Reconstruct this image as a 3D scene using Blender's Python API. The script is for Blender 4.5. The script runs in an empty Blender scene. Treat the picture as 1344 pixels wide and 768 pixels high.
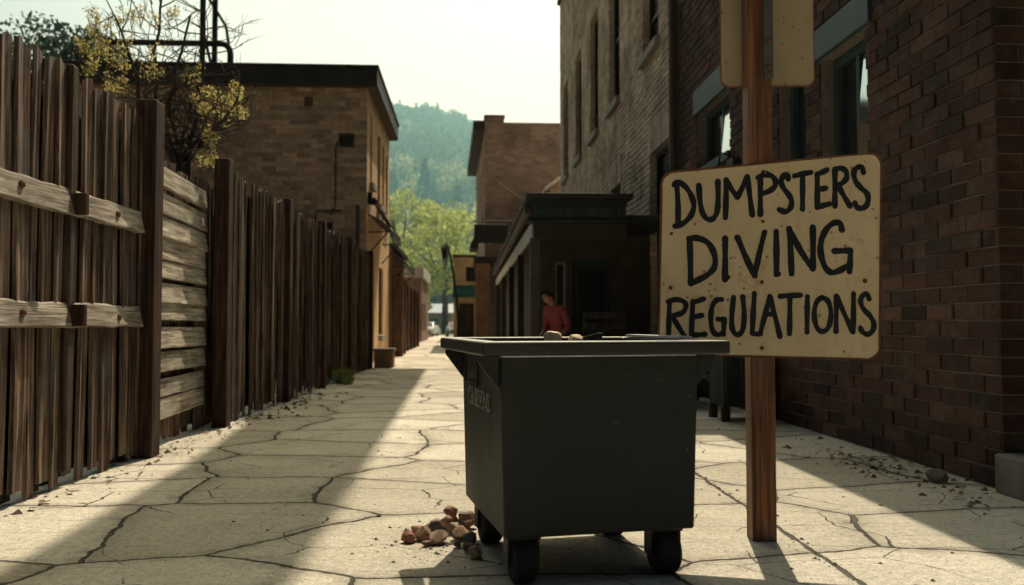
import bpy, math, random
from mathutils import Vector, Matrix
R = math.radians
rnd = random.Random(7)
scene = bpy.context.scene
COL = scene.collection

# ------------------------------------------------------------------ helpers
class NT:
    """small node-tree helper"""
    def __init__(s, name):
        s.m = bpy.data.materials.new(name); s.m.use_nodes = True
        s.t = s.m.node_tree; s.b = s.t.nodes['Principled BSDF']
        s.out = s.t.nodes['Material Output']
    def n(s, typ, ins=None, **props):
        nd = s.t.nodes.new(typ)
        for k, v in props.items(): setattr(nd, k, v)
        for k, v in (ins or {}).items(): s.put(nd.inputs[k], v)
        return nd
    def put(s, sock, v):
        if isinstance(v, bpy.types.NodeSocket): s.t.links.new(v, sock)
        else:
            try: sock.default_value = v
            except Exception: sock.default_value = tuple(v) + (1.0,)
    def math(s, op, a, b=0.0, c=0.0, clamp=False):
        nd = s.n('ShaderNodeMath', {0: a, 1: b, 2: c}, operation=op); nd.use_clamp = clamp
        return nd.outputs[0]
    def mix(s, f, a, b, mode='MIX'):
        nd = s.n('ShaderNodeMix', data_type='RGBA', blend_type=mode)
        s.put(nd.inputs[0], f); s.put(nd.inputs[6], a); s.put(nd.inputs[7], b)
        return nd.outputs[2]
    def ramp(s, f, stops):
        nd = s.n('ShaderNodeValToRGB', {0: f}); cr = nd.color_ramp
        while len(cr.elements) < len(stops): cr.elements.new(0.5)
        for e, (p, c) in zip(cr.elements, stops):
            e.position = p; e.color = tuple(c) + (1.0,) if len(c) == 3 else c
        return nd.outputs[0]
    def noise(s, vec, scale, detail=4.0, rough=0.55, dist=0.0):
        nd = s.n('ShaderNodeTexNoise', {'Scale': scale, 'Detail': detail, 'Roughness': rough, 'Distortion': dist})
        if vec is not None: s.put(nd.inputs['Vector'], vec)
        return nd.outputs[0]
    def objco(s): return s.n('ShaderNodeTexCoord').outputs['Object']
    def pos(s): return s.n('ShaderNodeNewGeometry').outputs['Position']
    def island(s): return s.n('ShaderNodeNewGeometry').outputs['Random Per Island']
    def scalev(s, vec, sc):
        return s.n('ShaderNodeVectorMath', {0: vec, 1: sc}, operation='MULTIPLY').outputs[0]
    def bump(s, h, strength, dist=0.01):
        s.put(s.b.inputs['Normal'], s.n('ShaderNodeBump', {'Height': h, 'Strength': strength, 'Distance': dist}).outputs[0])
    def base(s, c): s.put(s.b.inputs['Base Color'], c)
    def rough(s, r): s.put(s.b.inputs['Roughness'], r)

def lin(c): return tuple(c)
def sc(c, k): return tuple(min(1.0, x * k) for x in c)

def plain(name, col, rough=0.7, var=0.35, scale=6.0, bump=0.25, metal=0.0, spec=0.3, dirt=None, bscale=60.0, bdist=0.004):
    s = NT(name); p = s.pos()
    f = s.noise(p, scale, 5)
    c = s.ramp(f, [(0.25, sc(col, 1 - var)), (0.75, sc(col, 1 + var))])
    if dirt:
        g = s.noise(p, scale * 0.37, 6, 0.65)
        c = s.mix(s.ramp(g, [(0.48, (0, 0, 0)), (0.68, (1, 1, 1))]), c, dirt + (1,))
    s.base(c); s.rough(s.math('MULTIPLY_ADD', f, 0.25, rough - 0.12))
    s.b.inputs['Metallic'].default_value = metal
    s.b.inputs['Specular IOR Level'].default_value = spec
    if bump: s.bump(s.noise(p, bscale, 5), bump, bdist)
    return s.m

def wood(name, c1, c2, axis=2, rough=0.8, grain=1.0, bump=0.6, isl=0.8):
    s = NT(name); p = s.objco(); r = s.island()
    st = [26 * grain] * 3; st[axis] = 1.3 * grain
    off = s.n('ShaderNodeCombineXYZ', {0: s.math('MULTIPLY', r, 37.0), 1: s.math('MULTIPLY', r, 91.0), 2: s.math('MULTIPLY', r, 53.0)}).outputs[0]
    v = s.n('ShaderNodeVectorMath', {0: s.scalev(p, st), 1: off}, operation='ADD').outputs[0]
    f = s.noise(v, 1.0, 7, 0.62, 0.6)
    st2 = [95 * grain] * 3; st2[axis] = 2.2 * grain
    f2 = s.noise(s.n('ShaderNodeVectorMath', {0: s.scalev(p, st2), 1: off}, operation='ADD').outputs[0], 1.0, 3, 0.5)
    big = s.noise(s.n('ShaderNodeVectorMath', {0: s.scalev(p, (3, 3, 0.9) if axis == 2 else (0.9, 0.9, 3)), 1: off}, operation='ADD').outputs[0], 1.0, 4)
    c = s.ramp(f, [(0.3, sc(c1, 0.55)), (0.45, c1), (0.62, c2), (0.8, sc(c2, 1.25))])
    c = s.mix(s.math('MULTIPLY', s.ramp(f2, [(0.36, (1, 1, 1)), (0.46, (0, 0, 0))]), 0.6), c, sc(c1, 0.25) + (1,))
    k = s.math('ADD', s.math('MULTIPLY_ADD', r, isl, 1 - isl * 0.5), s.math('MULTIPLY_ADD', big, 0.7, -0.35))
    c = s.mix(1.0, c, s.n('ShaderNodeCombineColor', {0: k, 1: k, 2: k}).outputs[0], 'MULTIPLY')
    gw = s.ramp(s.noise(p, 2.2, 5, 0.65), [(0.45, (0, 0, 0)), (0.7, (0.45, 0.45, 0.45))]); av = sum(c2) / 3; c = s.mix(gw, c, (av, av * 0.95, av * 0.86, 1))
    s.base(c); s.rough(rough); s.b.inputs['Specular IOR Level'].default_value = 0.2
    h = s.math('ADD', s.math('MULTIPLY', f, 1.0), s.math('MULTIPLY', f2, 0.8))
    s.bump(h, bump, 0.006)
    return s.m

def wallvec(s):
    """position along the wall and height, whichever way the wall faces"""
    g = s.n('ShaderNodeNewGeometry')
    n = s.n('ShaderNodeSeparateXYZ', {0: g.outputs['True Normal']}); p = s.n('ShaderNodeSeparateXYZ', {0: g.outputs['Position']})
    u = s.math('ADD', s.math('MULTIPLY', p.outputs[0], s.math('ABSOLUTE', n.outputs[1])), s.math('MULTIPLY', p.outputs[1], s.math('ABSOLUTE', n.outputs[0])))
    return s.n('ShaderNodeCombineXYZ', {0: u, 1: p.outputs[2]}).outputs[0], g.outputs['Position']

def brick(name, c1, c2, mortar, bw=0.3, bh=0.1, ms=0.01, bump=0.8, stain=(0.05, 0.045, 0.04)):
    s = NT(name); v, p = wallvec(s)
    w = s.noise(p, 3.0, 3)
    v2 = s.n('ShaderNodeVectorMath', {0: v, 1: s.n('ShaderNodeCombineXYZ', {1: s.math('MULTIPLY_ADD', w, 0.03, -0.015)}).outputs[0]}, operation='ADD').outputs[0]
    b = s.n('ShaderNodeTexBrick', {'Vector': v2, 'Color1': c1, 'Color2': c2, 'Mortar': mortar, 'Scale': 1.0, 'Mortar Size': ms, 'Mortar Smooth': 0.4, 'Bias': 0.0, 'Brick Width': bw, 'Row Height': bh})
    f = s.noise(p, 0.7, 6, 0.6); g = s.noise(s.scalev(v, (9, 26, 1)), 1.0, 4)
    c = s.mix(1.0, b.outputs[0], s.ramp(g, [(0.3, (0.62, 0.62, 0.62)), (0.7, (1.25, 1.22, 1.2))]), 'MULTIPLY')
    c = s.mix(s.ramp(f, [(0.45, (0, 0, 0)), (0.8, (0.75, 0.75, 0.75))]), c, stain + (1,))
    s.base(c); s.rough(0.9); s.b.inputs['Specular IOR Level'].default_value = 0.15
    h = s.math('ADD', s.math('MULTIPLY', b.outputs[1], -1.0), s.math('MULTIPLY', s.noise(p, 40, 5), 0.5))
    s.bump(h, bump, 0.012)
    return s.m

def brick_piece(name, cols):
    s = NT(name); r = s.island(); p = s.pos()
    st = [(i / max(1, len(cols) - 1), c) for i, c in enumerate(cols)]
    c = s.ramp(r, st)
    f = s.noise(p, 16, 6, 0.65); g = s.noise(p, 1.1, 4)
    c = s.mix(1.0, c, s.ramp(f, [(0.25, (0.5, 0.5, 0.5)), (0.75, (1.35, 1.3, 1.25))]), 'MULTIPLY')
    c = s.mix(1.0, c, s.ramp(g, [(0.3, (0.5, 0.5, 0.5)), (0.7, (1.3, 1.3, 1.3))]), 'MULTIPLY')
    c = s.mix(s.ramp(s.noise(p, 2.6, 6, 0.7), [(0.55, (0, 0, 0)), (0.75, (0.4, 0.4, 0.4))]), c, (0.15, 0.135, 0.12, 1))
    s.base(c); s.rough(0.88); s.b.inputs['Specular IOR Level'].default_value = 0.2
    s.bump(s.math('ADD', s.noise(p, 55, 6, 0.7), s.math('MULTIPLY', s.noise(p, 9, 3), 1.5)), 0.7, 0.008)
    return s.m

def foliage(name, c1, c2, trans=0.45):
    s = NT(name); r = s.island()
    c = s.ramp(s.math('ADD', s.math('MULTIPLY', r, 0.35), s.math('MULTIPLY', s.noise(s.pos(), 0.45, 4), 0.65)), [(0.15, c1), (0.85, c2)])
    s.base(c); s.rough(0.75); s.b.inputs['Specular IOR Level'].default_value = 0.15
    tr = s.n('ShaderNodeBsdfTranslucent', {'Color': c})
    mx = s.n('ShaderNodeMixShader', {0: trans, 1: s.b.outputs[0], 2: tr.outputs[0]})
    s.t.links.new(mx.outputs[0], s.out.inputs[0])
    return s.m

def glass(name, col=(0.015, 0.02, 0.022), rough=0.06, spec=0.6):
    s = NT(name); s.base(col + (1,)); s.rough(s.math('MULTIPLY_ADD', s.noise(s.pos(), 5, 4), 0.12, rough))
    s.b.inputs['Specular IOR Level'].default_value = spec
    s.bump(s.noise(s.pos(), 1.4, 2), 0.05, 0.02)
    return s.m

class MB:
    def __init__(s): s.v = []; s.f = []
    def add(s, vs, fs):
        o = len(s.v); s.v += [tuple(p) for p in vs]; s.f += [tuple(i + o for i in f) for f in fs]; return s
    def box(s, c, size, rot=None, taper=1.0):
        hx, hy, hz = (k / 2 for k in size); vs = []
        for z, t in ((-hz, 1.0), (hz, taper)):
            for x, y in ((-hx, -hy), (hx, -hy), (hx, hy), (-hx, hy)): vs.append(Vector((x * t, y * t, z)))
        if rot is not None: vs = [rot @ p for p in vs]
        c = Vector(c)
        return s.add([p + c for p in vs], [(0, 3, 2, 1), (4, 5, 6, 7), (0, 1, 5, 4), (1, 2, 6, 5), (2, 3, 7, 6), (3, 0, 4, 7)])
    def bb(s, x0, x1, y0, y1, z0, z1):
        return s.box(((x0 + x1) / 2, (y0 + y1) / 2, (z0 + z1) / 2), (abs(x1 - x0), abs(y1 - y0), abs(z1 - z0)))
    def tube(s, pts, rad, n=8, caps=True):
        pts = [Vector(p) for p in pts]
        rad = [rad] * len(pts) if isinstance(rad, (int, float)) else rad
        rings = []; up0 = Vector((0.13, 0.21, 1)).normalized()
        for i, p in enumerate(pts):
            d = (pts[min(i + 1, len(pts) - 1)] - pts[max(i - 1, 0)])
            d = d.normalized() if d.length > 1e-9 else Vector((0, 0, 1))
            a = d.cross(up0)
            if a.length < 0.05: a = d.cross(Vector((1, 0, 0)))
            a.normalize(); b = d.cross(a)
            rings.append([p + (a * math.cos(2 * math.pi * k / n) + b * math.sin(2 * math.pi * k / n)) * rad[i] for k in range(n)])
        vs = [q for r in rings for q in r]; fs = []
        for i in range(len(pts) - 1):
            for k in range(n):
                fs.append((i * n + k, i * n + (k + 1) % n, (i + 1) * n + (k + 1) % n, (i + 1) * n + k))
        if caps: fs += [tuple(range(n))[::-1], tuple((len(pts) - 1) * n + k for k in range(n))]
        return s.add(vs, fs)
    def prism(s, poly, vec):
        poly = [Vector(p) for p in poly]; vec = Vector(vec); n = len(poly)
        return s.add(poly + [p + vec for p in poly], [tuple(range(n))[::-1], tuple(range(n, 2 * n))] + [(k, (k + 1) % n, n + (k + 1) % n, n + k) for k in range(n)])
    def quad(s, a, b, c, d): return s.add([a, b, c, d], [(0, 1, 2, 3)])
    def lathe(s, c, prof, n=16, axis='z'):
        vs = []; c = Vector(c)
        for r, h in prof:
            for k in range(n):
                a = 2 * math.pi * k / n; x, y = r * math.cos(a), r * math.sin(a)
                vs.append(c + (Vector((x, y, h)) if axis == 'z' else Vector((h, x, y)) if axis == 'x' else Vector((x, h, y))))
        fs = []
        for i in range(len(prof) - 1):
            for k in range(n): fs.append((i * n + k, i * n + (k + 1) % n, (i + 1) * n + (k + 1) % n, (i + 1) * n + k))
        fs += [tuple(range(n))[::-1], tuple((len(prof) - 1) * n + k for k in range(n))]
        return s.add(vs, fs)
    def leaves(s, c, rad, n, size, flat=1.0, hollow=0.0):
        c = Vector(c)
        for _ in range(n):
            while True:
                p = Vector((rnd.uniform(-1, 1), rnd.uniform(-1, 1), rnd.uniform(-1, 1)))
                if hollow < p.length <= 1: break
            p = Vector((p.x * rad, p.y * rad, p.z * rad * flat)) + c
            a = Vector((rnd.gauss(0, 1), rnd.gauss(0, 1), rnd.gauss(0, 1))).normalized()
            b = a.cross(Vector((rnd.gauss(0, 1), rnd.gauss(0, 1), rnd.gauss(0, 1)))).normalized()
            z = size * rnd.uniform(0.6, 1.4); a *= z; b *= z * 0.6
            s.add([p - a, p + b * 0.9, p + a, p - b * 0.9], [(0, 1, 2, 3)])
        return s
    def build(s, name, mat, parent=None, world=True, bevel=0.0, smooth=False, seg=2):
        off = Vector((0, 0, 0)); q = parent
        if world:
            while q is not None: off += q.location; q = q.parent
        me = bpy.data.meshes.new(name)
        me.from_pydata([tuple(Vector(p) - off) for p in s.v], [], s.f); me.update()
        me.materials.append(mat)
        if smooth: me.polygons.foreach_set('use_smooth', [True] * len(me.polygons))
        o = bpy.data.objects.new(name, me); COL.objects.link(o); o.parent = parent
        if bevel:
            b = o.modifiers.new('edge', 'BEVEL'); b.width = bevel; b.segments = seg; b.limit_method = 'ANGLE'; b.angle_limit = R(40)
        return o

def thing(name, label, cat, loc=(0, 0, 0), rz=0.0, group=None):
    o = bpy.data.objects.new(name, None); COL.objects.link(o); o.location = loc; o.rotation_euler = (0, 0, rz)
    o.empty_display_size = 0.2
    return tag(o, label, cat, group)
def tag(o, label, cat, group=None, kind=None):
    if label: o['label'] = label
    if cat: o['category'] = cat
    if group: o['group'] = group
    if kind: o['kind'] = kind
    return o
def struct(o): o['kind'] = 'structure'; return o
def copy_tree(o, parent=None):
    kids = list(o.children); c = o.copy(); COL.objects.link(c); c.parent = parent
    for k in kids: copy_tree(k, c)
    return c

def facade(mb, P, W, H, holes, depth, u0=0.0, z0=0.0):
    """wall sheet of W x H with rectangular holes (u0,u1,z0,z1) and reveals; P(u, z, inset) gives the point"""
    us = sorted({u0, W} | {h[0] for h in holes} | {h[1] for h in holes}); zs = sorted({z0, H} | {h[2] for h in holes} | {h[3] for h in holes})
    us = [u for u in us if u0 <= u <= W]; zs = [z for z in zs if z0 <= z <= H]
    for a, b in zip(us, us[1:]):
        for c, d in zip(zs, zs[1:]):
            m, n = (a + b) / 2, (c + d) / 2
            if any(h[0] < m < h[1] and h[2] < n < h[3] for h in holes): continue
            mb.quad(P(a, c, 0), P(b, c, 0), P(b, d, 0), P(a, d, 0))
    for a, b, c, d in holes:
        mb.quad(P(a, c, 0), P(a, d, 0), P(a, d, depth), P(a, c, depth)); mb.quad(P(b, c, 0), P(b, c, depth), P(b, d, depth), P(b, d, 0))
        mb.quad(P(a, d, 0), P(b, d, 0), P(b, d, depth), P(a, d, depth)); mb.quad(P(a, c, 0), P(a, c, depth), P(b, c, depth), P(b, c, 0))

def pbox(mb, P, u0, u1, z0, z1, i0, i1):
    """box given in wall coordinates (i = inset, negative is proud)"""
    c = [P(u, z, i) for i in (i0, i1) for z in (z0, z1) for u in (u0, u1)]
    return mb.add(c, [(0, 1, 3, 2), (4, 6, 7, 5), (0, 4, 5, 1), (2, 3, 7, 6), (0, 2, 6, 4), (1, 5, 7, 3)])

def window(P, parent, u0, u1, z0, z1, inset, frame_m, pane_m, fw=0.07, sill=None, mull=1, trans=1, mirror_tilt=None):
    f = MB()
    pbox(f, P, u0, u0 + fw, z0, z1, inset - 0.05, inset + 0.03); pbox(f, P, u1 - fw, u1, z0, z1, inset - 0.05, inset + 0.03)
    pbox(f, P, u0 + fw, u1 - fw, z1 - fw, z1, inset - 0.05, inset + 0.03); pbox(f, P, u0 + fw, u1 - fw, z0, z0 + fw, inset - 0.05, inset + 0.03)
    for k in range(mull):
        m = u0 + (u1 - u0) * (k + 1) / (mull + 1); pbox(f, P, m - fw / 3, m + fw / 3, z0 + fw, z1 - fw, inset - 0.03, inset + 0.01)
    for k in range(trans):
        m = z0 + (z1 - z0) * (k + 1) / (trans + 1); pbox(f, P, u0 + fw, u1 - fw, m - fw / 2.5, m + fw / 2.5, inset - 0.035, inset + 0.008)
    w = f.build('window', frame_m, parent)
    p = MB(); p.quad(P(u0, z0, inset + 0.012), P(u1, z0, inset + 0.012), P(u1, z1, inset + 0.012), P(u0, z1, inset + 0.012))
    p.build('pane', pane_m, w)
    if mirror_tilt:
        a, b, t, c = mirror_tilt; q0, q1 = u0 + (u1 - u0) * a, u0 + (u1 - u0) * b; zz0, zz1 = z0 + fw * 0.9, z1 - fw * 0.9
        p = MB(); p.quad(P(q0, zz0, inset - 0.045 - t * 0.5), P(q1, zz0, inset - 0.045 - t * 0.5 + c), P(q1, zz1, inset - 0.045 + c + t * 0.5), P(q0, zz1, inset - 0.045 + t * 0.5)); p.build('sky_mirror_pane', M['mirror'], w)  # mirror sheet added over the pane, tilted to reflect bright sky
    if sill is not None:
        q = MB(); pbox(q, P, u0 - 0.12, u1 + 0.12, z0 - 0.2, z0 - 0.003, -0.14, inset - 0.06); q.build('sill', sill, w, bevel=0.01)
    return w

# ------------------------------------------------------------------ camera
CA, CP, CH, CF = R(2.97), R(2.13), 1.3, 1100.0
fwd = Vector((math.sin(CA) * math.cos(CP), math.cos(CA) * math.cos(CP), math.sin(CP)))
rgt = Vector((math.cos(CA), -math.sin(CA), 0)); upv = rgt.cross(fwd)
def ray(px, py): return fwd * CF + rgt * (px - 672) + upv * (384 - py)
def at(px, py, Y):
    d = ray(px, py); return Vector((0, 0, CH)) + d * (Y / d.y)
cam_d = bpy.data.cameras.new('camera'); cam = bpy.data.objects.new('camera', cam_d); COL.objects.link(cam)
cam.location = (0, 0, CH); cam.rotation_euler = fwd.to_track_quat('-Z', 'Y').to_euler()
cam_d.lens = 36 * CF / 1344; cam_d.sensor_width = 36; cam_d.clip_end = 6000; cam_d.clip_start = 0.05
cam_d.dof.use_dof = True; cam_d.dof.focus_distance = 5.6; cam_d.dof.aperture_fstop = 1.8
scene.camera = cam

# ------------------------------------------------------------------ light
EL, AZ = R(55), R(13.0)
to_sun = Vector((math.sin(AZ) * math.cos(EL), math.cos(AZ) * math.cos(EL), math.sin(EL)))
sd = bpy.data.lights.new('sun', 'SUN'); sd.energy = 5.0; sd.angle = R(0.5); sd.color = (1.0, 0.91, 0.72)
sun = bpy.data.objects.new('sun', sd); COL.objects.link(sun); sun.rotation_euler = (-to_sun).to_track_quat('-Z', 'Y').to_euler()
w = bpy.data.worlds.new('World'); scene.world = w; w.use_nodes = True
wt = w.node_tree; sky = wt.nodes.new('ShaderNodeTexSky'); sky.sky_type = 'NISHITA'; sky.sun_disc = False
sky.sun_elevation = EL; sky.sun_rotation = AZ; sky.dust_density = 4.0; sky.air_density = 1.0; sky.ozone_density = 1.0
tint = wt.nodes.new('ShaderNodeMix'); tint.data_type = 'RGBA'; tint.blend_type = 'MULTIPLY'; tint.inputs[0].default_value = 1
tint.inputs[7].default_value = (1.22, 1.24, 0.84, 1)
wt.links.new(sky.outputs[0], tint.inputs[6])
tc = wt.nodes.new('ShaderNodeTexCoord'); dt = wt.nodes.new('ShaderNodeVectorMath'); dt.operation = 'DOT_PRODUCT'; wt.links.new(tc.outputs['Generated'], dt.inputs[0]); dt.inputs[1].default_value = (math.sin(AZ) * 0.95, math.cos(AZ) * 0.95, 0.3)
mr = wt.nodes.new('ShaderNodeMapRange'); mr.interpolation_type = 'SMOOTHSTEP'; wt.links.new(dt.outputs['Value'], mr.inputs[0])
for i, v in ((1, -0.6), (2, 0.97), (3, 0.105), (4, 1.22)): mr.inputs[i].default_value = v
tm = wt.nodes.new('ShaderNodeMix'); tm.data_type = 'RGBA'; m2 = wt.nodes.new('ShaderNodeMapRange'); wt.links.new(dt.outputs['Value'], m2.inputs[0])
for i, v in ((1, 0.1), (2, 0.85), (3, 0.0), (4, 1.0)): m2.inputs[i].default_value = v
wt.links.new(m2.outputs[0], tm.inputs[0]); tm.inputs[6].default_value = (1.02, 1.10, 0.96, 1); tm.inputs[7].default_value = (1.24, 1.29, 0.90, 1); wt.links.new(tm.outputs[2], tint.inputs[7])
gl = wt.nodes.new('ShaderNodeMix'); gl.data_type = 'RGBA'; gl.blend_type = 'MULTIPLY'; gl.inputs[0].default_value = 1   # hazy sky: brighter towards the sun, duller behind
wt.links.new(tint.outputs[2], gl.inputs[6]); wt.links.new(mr.outputs[0], gl.inputs[7]); wt.links.new(gl.outputs[2], wt.nodes['Background'].inputs[0])
wt.nodes['Background'].inputs[1].default_value = 0.115
scene.view_settings.view_transform = 'Standard'; scene.view_settings.look = 'None'; scene.view_settings.exposure = 0; scene.view_settings.gamma = 1
scene.render.engine = 'CYCLES'; scene.cycles.use_denoising = True; scene.cycles.max_bounces = 6; scene.cycles.volume_bounces = 0

# ------------------------------------------------------------------ materials
M = {}
M['board'] = wood('weathered boards', (0.075, 0.046, 0.032), (0.25, 0.168, 0.112), 2)
M['board2'] = wood('brown boards', (0.12, 0.065, 0.04), (0.25, 0.15, 0.095), 2)
M['post'] = wood('red brown post', (0.045, 0.024, 0.017), (0.12, 0.062, 0.042), 2, isl=0.3)
M['upright'] = wood('dark upright wood', (0.055, 0.033, 0.023), (0.15, 0.095, 0.065), 2)
M['rail'] = wood('grey rail wood', (0.21, 0.17, 0.125), (0.50, 0.43, 0.33), 1, isl=0.4, bump=0.9)
M['slat'] = wood('grey slat wood', (0.28, 0.235, 0.17), (0.60, 0.52, 0.40), 1, isl=0.45, bump=0.8)
M['signpost'] = wood('orange stained post', (0.15, 0.064, 0.030), (0.27, 0.125, 0.060), 2, rough=0.55, bump=0.25, isl=0.0, grain=0.8)
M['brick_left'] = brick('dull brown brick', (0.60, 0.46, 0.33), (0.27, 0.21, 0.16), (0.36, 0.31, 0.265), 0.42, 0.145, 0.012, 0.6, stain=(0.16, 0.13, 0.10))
M['brick_lit_side'] = brick('brown brick painted sunlit', (0.88, 0.62, 0.36), (0.80, 0.54, 0.31), (0.75, 0.56, 0.37), 0.42, 0.145, 0.012, 0.4, stain=(0.55, 0.38, 0.22))  # lit copy of the brown brick: sun on the alley side in the colour
M['brick_mid'] = brick('faded red brick', (0.46, 0.34, 0.275), (0.30, 0.23, 0.19), (0.38, 0.32, 0.28), 0.42, 0.15, 0.012, 0.6)
M['brick_tan'] = brick('tan brick', (0.74, 0.64, 0.50), (0.66, 0.57, 0.44), (0.54, 0.47, 0.39), 0.5, 0.185, 0.02, 1.0, stain=(0.14, 0.11, 0.085))
M['brick_far'] = brick('orange brick', (0.38, 0.22, 0.13), (0.30, 0.17, 0.10), (0.26, 0.2, 0.15), 0.4, 0.14, 0.012, 0.5)
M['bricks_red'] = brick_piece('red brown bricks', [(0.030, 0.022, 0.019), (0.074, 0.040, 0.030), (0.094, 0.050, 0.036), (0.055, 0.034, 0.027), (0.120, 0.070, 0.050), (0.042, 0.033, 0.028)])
M['bricks_tan'] = brick_piece('tan split bricks', [(0.42, 0.36, 0.28), (0.64, 0.55, 0.43), (0.53, 0.45, 0.35)])
M['mortar'] = plain('mortar', (0.165, 0.145, 0.13), 0.95, 0.3, 9, 0.6)
M['mortar_tan'] = plain('tan mortar', (0.22, 0.19, 0.15), 0.95, 0.3, 9, 0.6)
M['stone'] = plain('grey stone', (0.16, 0.145, 0.125), 0.9, 0.3, 5, 0.6)
M['sillstone'] = plain('sill stone', (0.30, 0.28, 0.24), 0.9, 0.3, 5, 0.5)
M['teal'] = plain('dark teal paint', (0.035, 0.06, 0.06), 0.55, 0.3, 4, 0.15)
M['darkframe'] = plain('dark window frame', (0.022, 0.028, 0.028), 0.5, 0.3, 5, 0.1)
M['roofdark'] = plain('dark fascia metal', (0.035, 0.038, 0.038), 0.6, 0.3, 2, 0.15)
M['soffit'] = plain('soffit wood', (0.10, 0.075, 0.055), 0.8, 0.3, 3, 0.2)
M['glass'] = glass('window glass'); M['mirror'] = glass('sky mirror sheet', (0.05, 0.06, 0.06), 0.02, 1.0)
M['mirror'].node_tree.nodes['Principled BSDF'].inputs['Metallic'].default_value = 1.0; M['mirror'].node_tree.nodes['Principled BSDF'].inputs['Base Color'].default_value = (0.6, 0.65, 0.62, 1)
M['black'] = plain('black iron', (0.018, 0.018, 0.018), 0.5, 0.3, 6, 0.2)
M['pipe'] = plain('painted pipe', (0.05, 0.06, 0.06), 0.5, 0.3, 3, 0.15)
M['copper'] = plain('brown downspout', (0.07, 0.045, 0.035), 0.5, 0.3, 3, 0.15)
M['bark'] = plain('bark', (0.055, 0.045, 0.038), 0.95, 0.4, 12, 0.8)
M['blossom'] = foliage('yellow green buds', (0.34, 0.29, 0.09), (0.70, 0.61, 0.26), 0.5)
M['leaf'] = foliage('mid green leaves', (0.10, 0.145, 0.05), (0.30, 0.34, 0.12), 0.45)
M['leaf2'] = foliage('pale green leaves', (0.25, 0.32, 0.08), (0.62, 0.68, 0.24), 0.45)
M['conifer'] = foliage('conifer needles', (0.04, 0.075, 0.06), (0.12, 0.18, 0.13), 0.2)
M['woodleaf'] = foliage('lower slope leaves', (0.08, 0.15, 0.06), (0.58, 0.64, 0.28), 0.4)
M['conifer_dark'] = foliage('dark needles', (0.008, 0.018, 0.012), (0.02, 0.04, 0.026), 0.1)
M['hillleaf'] = foliage('hillside trees', (0.035, 0.085, 0.06), (0.20, 0.27, 0.15), 0.3)
M['white'] = plain('white paint', (0.62, 0.62, 0.58), 0.6, 0.12, 4, 0.1)
M['skin'] = plain('skin', (0.27, 0.145, 0.105), 0.6, 0.1, 20, 0.05)
M['shirt'] = plain('red shirt', (0.21, 0.045, 0.046), 0.85, 0.25, 14, 0.3)
M['trousers'] = plain('dark trousers', (0.03, 0.032, 0.04), 0.85, 0.25, 14, 0.3)
M['hair'] = plain('dark hair', (0.02, 0.016, 0.013), 0.6, 0.4, 60, 0.6)
M['rubber'] = plain('rubber', (0.02, 0.02, 0.02), 0.75, 0.3, 20, 0.3)
M['tarwood'] = wood('dark stained timber', (0.03, 0.028, 0.024), (0.07, 0.062, 0.05), 2)
M['steel'] = plain('grey steel', (0.16, 0.16, 0.15), 0.45, 0.35, 12, 0.2, metal=0.7)
M['rust'] = plain('rust', (0.16, 0.07, 0.035), 0.9, 0.5, 30, 0.6)

def dumpster_mat():
    s = NT('dark dumpster plastic'); p = s.objco()
    f = s.noise(p, 2.2, 6, 0.6); st = s.noise(s.scalev(p, (14, 14, 1.2)), 1.0, 5, 0.6)
    c = s.ramp(f, [(0.3, (0.006, 0.010, 0.0095)), (0.7, (0.014, 0.020, 0.018))])
    c = s.mix(s.ramp(st, [(0.55, (0, 0, 0)), (0.8, (0.5, 0.5, 0.5))]), c, (0.028, 0.028, 0.025, 1))
    vz = s.n('ShaderNodeSeparateXYZ', {0: p}).outputs[2]
    low = s.math('MULTIPLY', s.math('SUBTRACT', 0.75, vz, clamp=True), s.noise(p, 9, 6, 0.7), clamp=True)
    c = s.mix(s.math('MULTIPLY', low, 0.9), c, (0.06, 0.052, 0.042, 1))
    sp = s.n('ShaderNodeTexVoronoi', {'Vector': p, 'Scale': 7.0}, feature='F1').outputs[0]
    sp = s.math('MULTIPLY', s.math('LESS_THAN', sp, 0.09), s.ramp(s.noise(p, 24, 4), [(0.46, (0, 0, 0)), (0.56, (1, 1, 1))]))
    c = s.mix(s.math('MULTIPLY', sp, 0.55), c, (0.16, 0.16, 0.14, 1))
    scr = s.noise(s.scalev(p, (4, 4, 90)), 1.0, 2, 0.5); scr = s.math('MULTIPLY', s.ramp(scr, [(0.70, (0, 0, 0)), (0.74, (1, 1, 1))]), s.ramp(s.noise(p, 2.6, 3), [(0.52, (0, 0, 0)), (0.66, (0.6, 0.6, 0.6))]))
    c = s.mix(scr, c, (0.075, 0.075, 0.068, 1))
    rb_ = s.math('MULTIPLY', s.ramp(s.noise(p, 5, 7, 0.75), [(0.58, (0, 0, 0)), (0.66, (1, 1, 1))]), s.math('MULTIPLY', s.math('SUBTRACT', 0.62, vz, clamp=True), 2.0, clamp=True))
    c = s.mix(s.math('MULTIPLY', rb_, 0.6), c, (0.085, 0.04, 0.02, 1))
    cl = s.ramp(s.noise(p, 1.1, 5, 0.6, 1.2), [(0.45, (0, 0, 0)), (0.62, (0.5, 0.5, 0.5))]); c = s.mix(cl, c, (0.019, 0.023, 0.021, 1))
    s.base(c); s.rough(s.math('MULTIPLY_ADD', f, 0.35, 0.38)); s.b.inputs['Specular IOR Level'].default_value = 0.4
    s.bump(s.math('ADD', s.noise(p, 140, 3), s.math('MULTIPLY', s.noise(p, 2.4, 3), 16.0)), 0.30, 0.006)
    return s.m
M['dumpster'] = dumpster_mat()
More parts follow.
